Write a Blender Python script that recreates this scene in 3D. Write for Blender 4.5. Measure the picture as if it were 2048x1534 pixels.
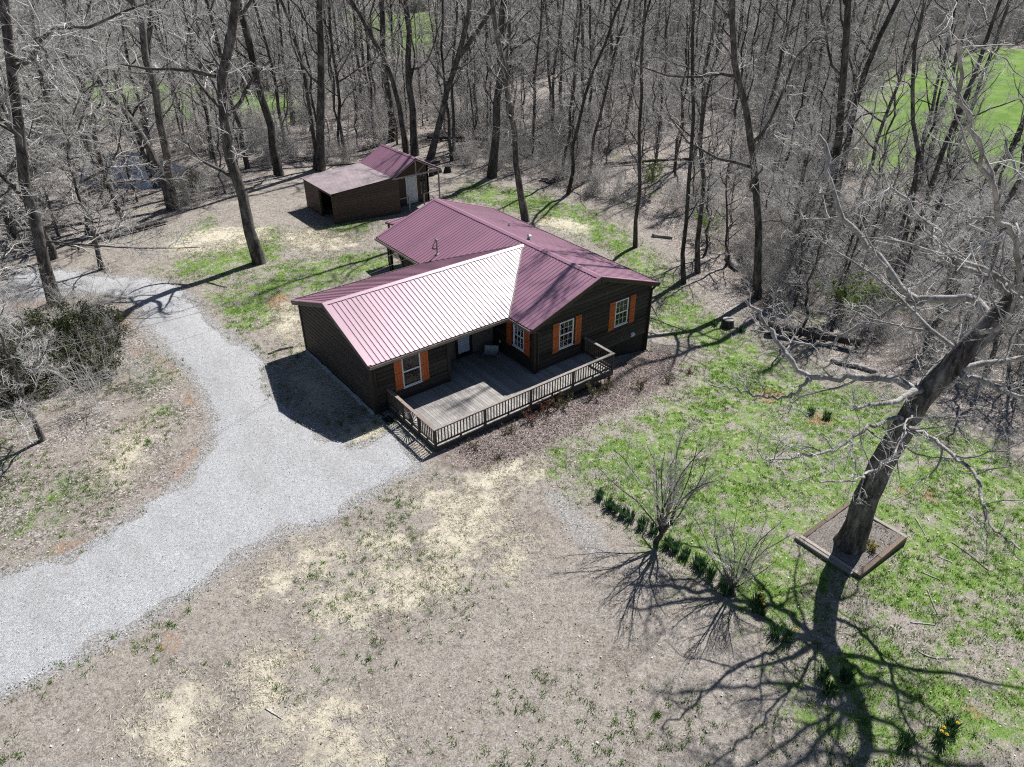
import bpy, math, random
import numpy as np
from mathutils import Vector, Matrix
from mathutils.geometry import delaunay_2d_cdt

for _o in list(bpy.data.objects):
    bpy.data.objects.remove(_o)
SC = bpy.context.scene
COL = SC.collection
rng = np.random.default_rng(7)
random.seed(7)

# ------------------------------------------------------------------ camera
CAM = Vector((-18.4241, -22.2474, 17.7329))
YAW, PITCH, ROLL = -0.6559, 0.5658, -0.0017
cd = bpy.data.cameras.new('camera')
cam = bpy.data.objects.new('camera', cd)
COL.objects.link(cam)
cd.sensor_width = 36.0
cd.lens = 36.0 * 1464.0 / 2048.0
cd.clip_start = 0.1
cd.clip_end = 4000.0
_fw = Vector((math.sin(-YAW) * math.cos(PITCH), math.cos(YAW) * math.cos(PITCH), -math.sin(PITCH)))
_rt = Vector((math.cos(YAW), math.sin(YAW), 0))
_up = _rt.cross(_fw)
_r2 = _rt * math.cos(ROLL) + _up * math.sin(ROLL)
_u2 = -_rt * math.sin(ROLL) + _up * math.cos(ROLL)
_m = Matrix((_r2, _u2, -_fw)).transposed().to_4x4()
_m.translation = CAM
cam.matrix_world = _m
SC.camera = cam

# ------------------------------------------------------------------ light
SUN_AZ, SUN_EL = math.radians(75.0), math.radians(52.0)   # azimuth from +Y towards +X
SUNV = Vector((math.sin(SUN_AZ) * math.cos(SUN_EL), math.cos(SUN_AZ) * math.cos(SUN_EL), math.sin(SUN_EL)))
W = bpy.data.worlds.new('World')
SC.world = W
W.use_nodes = True
_n = W.node_tree.nodes
_sky = _n.new('ShaderNodeTexSky')
_sky.sky_type = 'NISHITA'
_sky.sun_disc = False
_sky.sun_elevation = SUN_EL
_sky.sun_rotation = SUN_AZ
_sky.air_density = 0.85
_sky.dust_density = 0.35
_bg = _n['Background']
_bg.inputs[1].default_value = 0.05
W.node_tree.links.new(_sky.outputs[0], _bg.inputs[0])
sd = bpy.data.lights.new('sun', 'SUN')
sd.energy = 5.0
sd.angle = math.radians(0.53)
sd.color = (1.0, 0.975, 0.94)
sun = bpy.data.objects.new('sun', sd)
COL.objects.link(sun)
sun.location = (30, 10, 40)
sun.rotation_euler = SUNV.to_track_quat('Z', 'Y').to_euler()
vs = SC.view_settings
vs.view_transform = 'Standard'
vs.look = 'None'
vs.exposure = 0.56
vs.gamma = 1.0
vs.use_curve_mapping = False
SC.cycles.use_denoising = False
SC.cycles.filter_width = 1.15
SC.cycles.max_bounces = 6
SC.cycles.diffuse_bounces = 1
SC.cycles.glossy_bounces = 3
SC.cycles.transparent_max_bounces = 8

# ------------------------------------------------------------------ node materials
class NT:
    def __init__(s, name):
        s.m = bpy.data.materials.new(name)
        s.m.use_nodes = True
        s.t = s.m.node_tree
        s.b = s.t.nodes['Principled BSDF']
        s.tc = None
    def new(s, k): return s.t.nodes.new(k)
    def link(s, a, b): s.t.links.new(a, b)
    def put(s, sock, v):
        if isinstance(v, bpy.types.NodeSocket): s.link(v, sock)
        elif isinstance(v, (tuple, list)) and len(v) == 3 and sock.type == 'RGBA': sock.default_value = (*v, 1)
        else: sock.default_value = v
    def coord(s, kind='Object'):
        if s.tc is None: s.tc = s.new('ShaderNodeTexCoord')
        return s.tc.outputs[kind]
    def geo(s): return s.new('ShaderNodeNewGeometry').outputs['Position']
    def mapping(s, v, sc=(1, 1, 1), rot=(0, 0, 0)):
        n = s.new('ShaderNodeMapping'); s.link(v, n.inputs[0])
        n.inputs['Scale'].default_value = sc; n.inputs['Rotation'].default_value = rot
        return n.outputs[0]
    def noise(s, v, scale, detail=3, rough=.55, out=0, dist=0):
        n = s.new('ShaderNodeTexNoise'); s.link(v, n.inputs['Vector'])
        n.inputs['Scale'].default_value = scale; n.inputs['Detail'].default_value = detail
        n.inputs['Roughness'].default_value = rough; n.inputs['Distortion'].default_value = dist
        return n.outputs[out]
    def voro(s, v, scale, out='Color', feature='F1', rand=1.0):
        n = s.new('ShaderNodeTexVoronoi'); s.link(v, n.inputs['Vector']); n.feature = feature
        n.inputs['Scale'].default_value = scale; n.inputs['Randomness'].default_value = rand
        return n.outputs[out]
    def math(s, op, a, b=0.5, c=0.5, clamp=False):
        n = s.new('ShaderNodeMath'); n.operation = op; n.use_clamp = clamp
        for i, x in enumerate((a, b, c)): s.put(n.inputs[i], x)
        return n.outputs[0]
    def mix(s, f, a, b, mode='MIX'):
        n = s.new('ShaderNodeMix'); n.data_type = 'RGBA'; n.blend_type = mode
        s.put(n.inputs[0], f); s.put(n.inputs[6], a); s.put(n.inputs[7], b)
        return n.outputs[2]
    def step(s, x, lo, hi):
        n = s.new('ShaderNodeMapRange'); n.interpolation_type = 'SMOOTHSTEP'
        s.put(n.inputs[0], x); n.inputs[1].default_value = lo; n.inputs[2].default_value = hi
        return n.outputs[0]
    def ramp(s, f, stops):
        n = s.new('ShaderNodeValToRGB'); s.put(n.inputs[0], f)
        el = n.color_ramp.elements
        while len(el) < len(stops): el.new(0.5)
        for e, (p, c) in zip(el, stops): e.position = p; e.color = (*c, 1)
        return n.outputs[0]
    def attr(s, name):
        n = s.new('ShaderNodeAttribute'); n.attribute_name = name
        return n.outputs['Fac']
    def rand(s): return s.new('ShaderNodeObjectInfo').outputs['Random']
    def bump(s, h, strength=.5, dist=.02):
        n = s.new('ShaderNodeBump'); s.link(h, n.inputs['Height'])
        n.inputs['Strength'].default_value = strength; n.inputs['Distance'].default_value = dist
        s.link(n.outputs[0], s.b.inputs['Normal'])
    def set(s, **k):
        for a, v in k.items(): s.put(s.b.inputs[a.replace('_', ' ')], v)
        return s.m

def simple(name, c1, c2, scale=6, rough=.7, stretch=(1, 1, 1), bump=0, bdist=.01, metallic=0, spec=.3, var=0.25, detail=4):
    """two-tone noisy material with a tone of its own for each object"""
    s = NT(name)
    v = s.mapping(s.geo(), stretch)
    n = s.noise(v, scale, detail, .6)
    n = s.step(n, .3, .7)
    c = s.mix(n, c1, c2)
    if var:
        k = s.math('MULTIPLY_ADD', s.rand(), 2 * var, 1 - var)
        vm = s.new('ShaderNodeVectorMath'); vm.operation = 'SCALE'
        s.link(c, vm.inputs[0]); s.link(k, vm.inputs['Scale'])
        c = vm.outputs[0]
    if bump: s.bump(s.noise(v, scale * 2.2, 5, .65), bump, bdist)
    s.set(Base_Color=c, Roughness=rough, Metallic=metallic)
    s.b.inputs['Specular IOR Level'].default_value = spec
    return s.m

M = {}
M['siding'] = simple('dark_stained_siding', (.020, .017, .0155), (.044, .037, .033), 7, .6, (1, 1, 5), .3, .006, var=.5, spec=.3)
M['trim_dark'] = simple('dark_brown_trim', (.028, .022, .019), (.045, .036, .030), 9, .55, (1, 1, 1), .1, var=.1)
M['foundation'] = simple('painted_block', (.020, .018, .015), (.032, .028, .024), 5, .8, (1, 1, 1), .3, var=.05)
M['band'] = simple('weathered_band_board', (.055, .048, .045), (.09, .08, .075), 8, .8, (1, 1, 4), .2, var=.1)
M['fascia'] = simple('brown_fascia', (.045, .030, .027), (.065, .045, .038), 6, .5, var=.08)
M['gutter'] = simple('taupe_gutter', (.19, .165, .145), (.26, .23, .20), 3, .42, metallic=.25, var=.05, spec=.5)
M['panel'] = simple('taupe_wall_panel', (.13, .115, .11), (.17, .15, .142), 10, .8, var=.05)
M['white'] = simple('white_vinyl', (.74, .75, .77), (.80, .81, .82), 4, .45, var=.02, spec=.5)
M['cedar'] = simple('orange_stained_cedar', (.40, .088, .022), (.54, .135, .034), 9, .55, (6, 6, .8), .25, .004, var=.16, spec=.35)
M['black'] = simple('black_paint', (.012, .012, .014), (.02, .02, .022), 4, .4, var=.05, spec=.4)
M['deck'] = simple('weathered_deck_board', (.25, .235, .22), (.36, .34, .32), 7, .75, (4, .7, 4), .25, .004, var=.22, spec=.25)
M['rail'] = simple('brown_rail_paint', (.050, .041, .035), (.078, .065, .055), 8, .6, (1, 1, 1), .15, .004, var=.14)
M['railtop'] = simple('worn_rail_cap', (.20, .175, .155), (.31, .275, .25), 6, .7, (2, 2, 2), .2, .004, var=.1)
M['railtop_l'] = simple('worn_red_rail_cap', (.21, .155, .135), (.30, .235, .21), 6, .7, (2, 2, 2), .2, .004, var=.1)
M['shedside'] = simple('shed_brown_siding', (.062, .043, .034), (.090, .064, .052), 4, .6, (1, 1, 3), .15, .006, var=.16)
M['shedroof'] = simple('faded_brown_sheet', (.235, .185, .198), (.32, .262, .275), 1.6, .38, (1, 1, 1), .05, var=.08, spec=.5)
M['greywood'] = simple('grey_old_timber', (.22, .19, .165), (.36, .33, .30), 9, .85, (3, 3, 3), .5, .008, var=.2)
M['rottimber'] = simple('brown_old_timber', (.105, .075, .056), (.19, .145, .115), 9, .85, (3, 3, 3), .5, .01, var=.25)
M['doorwhite'] = simple('pale_blue_white_door', (.60, .64, .68), (.66, .70, .73), 3, .5, var=.02)
M['lattice'] = simple('tan_lattice', (.34, .27, .19), (.44, .36, .26), 6, .8, var=.1)
M['pipe'] = simple('grey_metal_pipe', (.35, .35, .36), (.5, .5, .51), 8, .35, metallic=.7, var=.05)
M['cable'] = simple('pale_service_cable', (.16, .155, .15), (.22, .215, .21), 8, .5, var=.05)
M['whiterock'] = simple('white_edging_stone', (.44, .44, .45), (.62, .62, .63), 12, .85, var=.3)
M['sling'] = simple('pale_sling_cloth', (.40, .43, .45), (.50, .52, .54), 14, .75, var=.03)
M['soil'] = simple('dry_bed_soil', (.065, .056, .050), (.33, .30, .275), 26, .95, (1, 1, 1), .9, .04, var=0, detail=6)
M['interior'] = simple('dim_room', (.09, .08, .07), (.12, .11, .10), 3, .9, var=0)

def roof_mat(name, c1, c2, rough):
    s = NT(name)
    g = s.geo()
    big = s.noise(s.mapping(g, (1, 1, .4)), .7, 3, .5)
    c = s.mix(big, c1, c2)
    dirt = s.step(s.noise(g, 9, 5, .7), .55, .8)
    c = s.mix(s.math('MULTIPLY', dirt, .25), c, (.2, .15, .14))
    k = s.math('MULTIPLY_ADD', s.rand(), .16, .92)
    vm = s.new('ShaderNodeVectorMath'); vm.operation = 'SCALE'
    s.link(c, vm.inputs[0]); s.link(k, vm.inputs['Scale'])
    r = s.math('MULTIPLY_ADD', s.noise(g, 2.2, 4, .6), .10, rough - .05)
    s.bump(s.noise(g, 2.6, 3, .5), .5, .007)
    s.set(Base_Color=vm.outputs[0], Roughness=r)
    s.b.inputs['Specular IOR Level'].default_value = 1.0
    s.b.inputs['Coat Weight'].default_value = .3
    s.b.inputs['Coat Roughness'].default_value = .40
    return s.m
M['roof'] = roof_mat('maroon_metal_roof', (.262, .122, .180), (.318, .158, .224), .43)

def glass_mat():
    s = NT('window_glass')
    t = s.t
    for n in list(t.nodes):
        if n.type == 'BSDF_PRINCIPLED': t.nodes.remove(n)
    out = [n for n in t.nodes if n.type == 'OUTPUT_MATERIAL'][0]
    tr = s.new('ShaderNodeBsdfTransparent'); tr.inputs[0].default_value = (.72, .76, .78, 1)
    gl = s.new('ShaderNodeBsdfGlossy'); gl.inputs['Roughness'].default_value = .03
    lw = s.new('ShaderNodeFresnel'); lw.inputs[0].default_value = 1.6
    mx = s.new('ShaderNodeMixShader')
    s.link(lw.outputs[0], mx.inputs[0]); s.link(tr.outputs[0], mx.inputs[1]); s.link(gl.outputs[0], mx.inputs[2])
    s.link(mx.outputs[0], out.inputs[0])
    return s.m
M['glass'] = glass_mat()
_s = NT('frosted_sky_glass'); M['frost_sky'] = _s.set(Base_Color=(.52, .60, .70), Roughness=.22)  # pale blue base colour carries the sky's reflection on the frosted pane

def bark_mat(name, c1, c2, c3, sc=1.0, ridges=1.0):
    s = NT(name)
    v = s.mapping(s.coord(), (1, 1, .22))
    n1 = s.noise(v, 9 * sc, 6, .7, dist=.6)
    lich = s.step(s.noise(s.coord(), 1.3, 4, .6), .52, .72)
    patch = s.noise(s.mapping(s.coord(), (1, 1, .45)), 2.1, 4, .65)
    n1b = s.math('ADD', n1, s.math('MULTIPLY', s.math('SUBTRACT', patch, .5), .75))
    c = s.ramp(n1b, [(.32, c1), (.5, c2), (.70, c3)])
    c = s.mix(s.math('MULTIPLY', lich, .45), c, tuple(min(1, x * 1.35 + .03) for x in c3))
    k = s.math('MULTIPLY_ADD', s.rand(), .5, .75)
    vm = s.new('ShaderNodeVectorMath'); vm.operation = 'SCALE'
    s.link(c, vm.inputs[0]); s.link(k, vm.inputs['Scale'])
    s.bump(n1, .9 * ridges, .05)
    s.set(Base_Color=vm.outputs[0], Roughness=.9)
    s.b.inputs['Specular IOR Level'].default_value = .15
    return s.m
M['bark'] = bark_mat('grey_bark', (.040, .034, .031), (.115, .103, .094), (.25, .232, .215))
M['bark_dark'] = bark_mat('dark_bark', (.030, .026, .023), (.082, .073, .066), (.19, .174, .160))
M['bark_oak'] = bark_mat('furrowed_oak_bark', (.030, .026, .024), (.105, .095, .088), (.25, .235, .22), .8, 1.5)
M['twig'] = simple('grey_twigs', (.40, .378, .358), (.58, .555, .53), .8, .85, var=.25)
M['twig_pale'] = simple('pale_grey_twigs', (.50, .48, .455), (.68, .66, .63), .9, .8, var=.12)
M['twig_brush'] = simple('grey_brush_twigs', (.44, .415, .39), (.62, .59, .56), .5, .85, var=.15)
M['twig_brown'] = simple('brown_shrub_twigs', (.12, .085, .065), (.22, .165, .13), 3, .85, var=.2)
M['limb_pale'] = bark_mat('pale_limb_bark', (.15, .140, .130), (.31, .295, .28), (.50, .48, .46))

def tint_mat(name, stops, rough=.85, trans=0.0):
    s = NT(name)
    c = s.ramp(s.attr('tint'), stops)
    s.set(Base_Color=c, Roughness=rough)
    s.b.inputs['Specular IOR Level'].default_value = .2
    if trans:
        s.b.inputs['Transmission Weight'].default_value = 0
        out = [n for n in s.t.nodes if n.type == 'OUTPUT_MATERIAL'][0]
        td = s.new('ShaderNodeBsdfTranslucent'); s.link(c, td.inputs[0])
        mx = s.new('ShaderNodeMixShader'); mx.inputs[0].default_value = trans
        s.link(s.b.outputs[0], mx.inputs[1]); s.link(td.outputs[0], mx.inputs[2]); s.link(mx.outputs[0], out.inputs[0])
    return s.m
M['grass'] = tint_mat('spring_grass', [(0, (.028, .090, .008)), (.5, (.095, .225, .016)), (.85, (.185, .34, .035)), (1, (.34, .42, .10))], .7, .35)
M['deadgrass'] = tint_mat('dormant_grass', [(0, (.13, .112, .098)), (.5, (.37, .335, .295)), (1, (.70, .665, .60))], .9, .15)
M['strawmat'] = tint_mat('straw', [(0, (.46, .40, .28)), (.5, (.68, .62, .48)), (1, (.84, .80, .68))], .7)
M['leaf'] = tint_mat('fallen_leaves', [(0, (.10, .068, .048)), (.4, (.24, .19, .15)), (.75, (.42, .365, .315)), (1, (.68, .64, .59))], .8)
M['chips'] = tint_mat('mulch_chips', [(0, (.06, .042, .037)), (.5, (.19, .148, .135)), (.9, (.33, .275, .255)), (1, (.52, .47, .44))], .9)
M['stone'] = tint_mat('loose_gravel', [(0, (.14, .142, .148)), (.5, (.34, .345, .35)), (1, (.56, .565, .57))], .85)
M['evergreen'] = tint_mat('evergreen_needles', [(0, (.016, .024, .009)), (.5, (.048, .062, .020)), (1, (.115, .125, .045))], .8, .2)
M['freshleaf'] = tint_mat('fresh_spring_leaf', [(0, (.08, .15, .02)), (.5, (.16, .26, .04)), (1, (.28, .36, .09))], .6, .4)
M['shrubleaf'] = tint_mat('dull_shrub_leaf', [(0, (.045, .055, .020)), (.5, (.11, .105, .05)), (1, (.22, .18, .10))], .6, .25)
M['redleaf'] = tint_mat('reddish_shrub_leaf', [(0, (.06, .028, .02)), (.5, (.16, .065, .045)), (1, (.24, .14, .08))], .6, .25)
M['yellowleaf'] = tint_mat('yellow_green_shrub_leaf', [(0, (.10, .095, .015)), (.5, (.22, .19, .035)), (1, (.40, .30, .06))], .6, .25)
M['daff'] = tint_mat('daffodil_blade', [(0, (.025, .065, .028)), (.5, (.060, .140, .055)), (1, (.12, .22, .10))], .5, .25)
M['petal'] = tint_mat('yellow_petal', [(0, (.65, .45, .02)), (1, (.85, .70, .05))], .6, .3)

# ------------------------------------------------------------------ mesh helpers
WL = {}
def mk_mesh(name, verts, faces):
    me = bpy.data.meshes.new(name)
    me.from_pydata([tuple(v) for v in verts], [], faces)
    me.validate(clean_customdata=False)
    return me

def np_mesh(name, V, quads=None, tris=None, attrs=None, smooth=False):
    me = bpy.data.meshes.new(name)
    V = np.ascontiguousarray(V, dtype=np.float32)
    me.vertices.add(len(V)); me.vertices.foreach_set('co', V.ravel())
    parts, sizes = [], []
    if quads is not None and len(quads): parts.append(np.asarray(quads, np.int32).ravel()); sizes.append(np.full(len(quads), 4, np.int32))
    if tris is not None and len(tris): parts.append(np.asarray(tris, np.int32).ravel()); sizes.append(np.full(len(tris), 3, np.int32))
    loops = np.concatenate(parts); tot = np.concatenate(sizes)
    start = np.concatenate([[0], np.cumsum(tot)[:-1]]).astype(np.int32)
    me.loops.add(len(loops)); me.loops.foreach_set('vertex_index', loops)
    me.polygons.add(len(tot)); me.polygons.foreach_set('loop_start', start); me.polygons.foreach_set('loop_total', tot)
    if smooth: me.polygons.foreach_set('use_smooth', np.ones(len(tot), bool))
    for k, a in (attrs or {}).items():
        at = me.attributes.new(k, 'FLOAT', 'POINT'); at.data.foreach_set('value', np.asarray(a, np.float32))
    me.update(calc_edges=True)
    return me

def tag(o, label=None, cat=None, group=None, kind=None):
    if label: o['label'] = label
    if cat: o['category'] = cat
    if group: o['group'] = group
    if kind: o['kind'] = kind
    return o

def put(name, me, mat=None, parent=None, loc=(0, 0, 0), rot=None, scale=None):
    """link a mesh; loc is a world position, parents only translate"""
    o = bpy.data.objects.new(name, me)
    COL.objects.link(o)
    if mat is not None and not me.materials: me.materials.append(mat)
    l = Vector(loc)
    WL[o.as_pointer()] = l.copy()
    if parent is not None:
        o.parent = parent
        l = l - WL[parent.as_pointer()]
    o.location = l
    if rot is not None: o.rotation_euler = rot
    if scale is not None: o.scale = scale
    return o

def thing(name, label, cat, loc, group=None):
    o = bpy.data.objects.new(name, None)
    COL.objects.link(o)
    o.location = loc
    o.empty_display_size = .3
    WL[o.as_pointer()] = Vector(loc)
    return tag(o, label, cat, group)

class MB:
    def __init__(s): s.v = []; s.f = []
    def add(s, vs, fs):
        n = len(s.v); s.v += [Vector(v) for v in vs]; s.f += [tuple(i + n for i in f) for f in fs]; return s
    def box(s, x0, x1, y0, y1, z0, z1):
        return s.add([(x0, y0, z0), (x1, y0, z0), (x1, y1, z0), (x0, y1, z0), (x0, y0, z1), (x1, y0, z1), (x1, y1, z1), (x0, y1, z1)],
                     [(3, 2, 1, 0), (4, 5, 6, 7), (0, 1, 5, 4), (1, 2, 6, 5), (2, 3, 7, 6), (3, 0, 4, 7)])
    def beam(s, p, q, w, h, up=(0, 0, 1)):
        p, q = Vector(p), Vector(q); d = (q - p).normalized(); up = Vector(up)
        if abs(d.dot(up)) > .95: up = Vector((1, 0, 0))
        a = d.cross(up).normalized() * (w / 2); b = a.cross(d).normalized() * (h / 2)
        vs = []
        for c in (p, q): vs += [c - a - b, c + a - b, c + a + b, c - a + b]
        return s.add(vs, [(3, 2, 1, 0), (4, 5, 6, 7), (0, 1, 5, 4), (1, 2, 6, 5), (2, 3, 7, 6), (3, 0, 4, 7)])
    def prism(s, poly, vec):
        n = len(poly); vec = Vector(vec); a = [Vector(p) for p in poly]
        fs = [tuple(range(n))[::-1], tuple(range(n, 2 * n))] + [(i, (i + 1) % n, n + (i + 1) % n, n + i) for i in range(n)]
        return s.add(a + [p + vec for p in a], fs)
    def cyl(s, p, q, r0, r1, k=10):
        p, q = Vector(p), Vector(q); d = (q - p).normalized()
        ref = Vector((1, 0, 0)) if abs(d.x) < .8 else Vector((0, 1, 0))
        a = d.cross(ref).normalized(); b = d.cross(a)
        vs = [p + (a * math.cos(t) + b * math.sin(t)) * r0 for t in (2 * math.pi * i / k for i in range(k))]
        vs += [q + (a * math.cos(t) + b * math.sin(t)) * r1 for t in (2 * math.pi * i / k for i in range(k))]
        return s.add(vs, [(i, (i + 1) % k, k + (i + 1) % k, k + i) for i in range(k)] + [tuple(range(k))[::-1], tuple(range(k, 2 * k))])
    def build(s, name, mat, parent=None, origin=None, bevel=0):
        if origin is None:
            if parent is not None: origin = WL[parent.as_pointer()]
            else:
                xs = [v.x for v in s.v]; ys = [v.y for v in s.v]
                origin = Vector(((min(xs) + max(xs)) / 2, (min(ys) + max(ys)) / 2, min(v.z for v in s.v)))
        origin = Vector(origin)
        me = mk_mesh(name, [v - origin for v in s.v], s.f)
        o = put(name, me, mat, parent, origin)
        if bevel:
            md = o.modifiers.new('edge', 'BEVEL'); md.width = bevel; md.segments = 1; md.limit_method = 'ANGLE'
        return o

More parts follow.
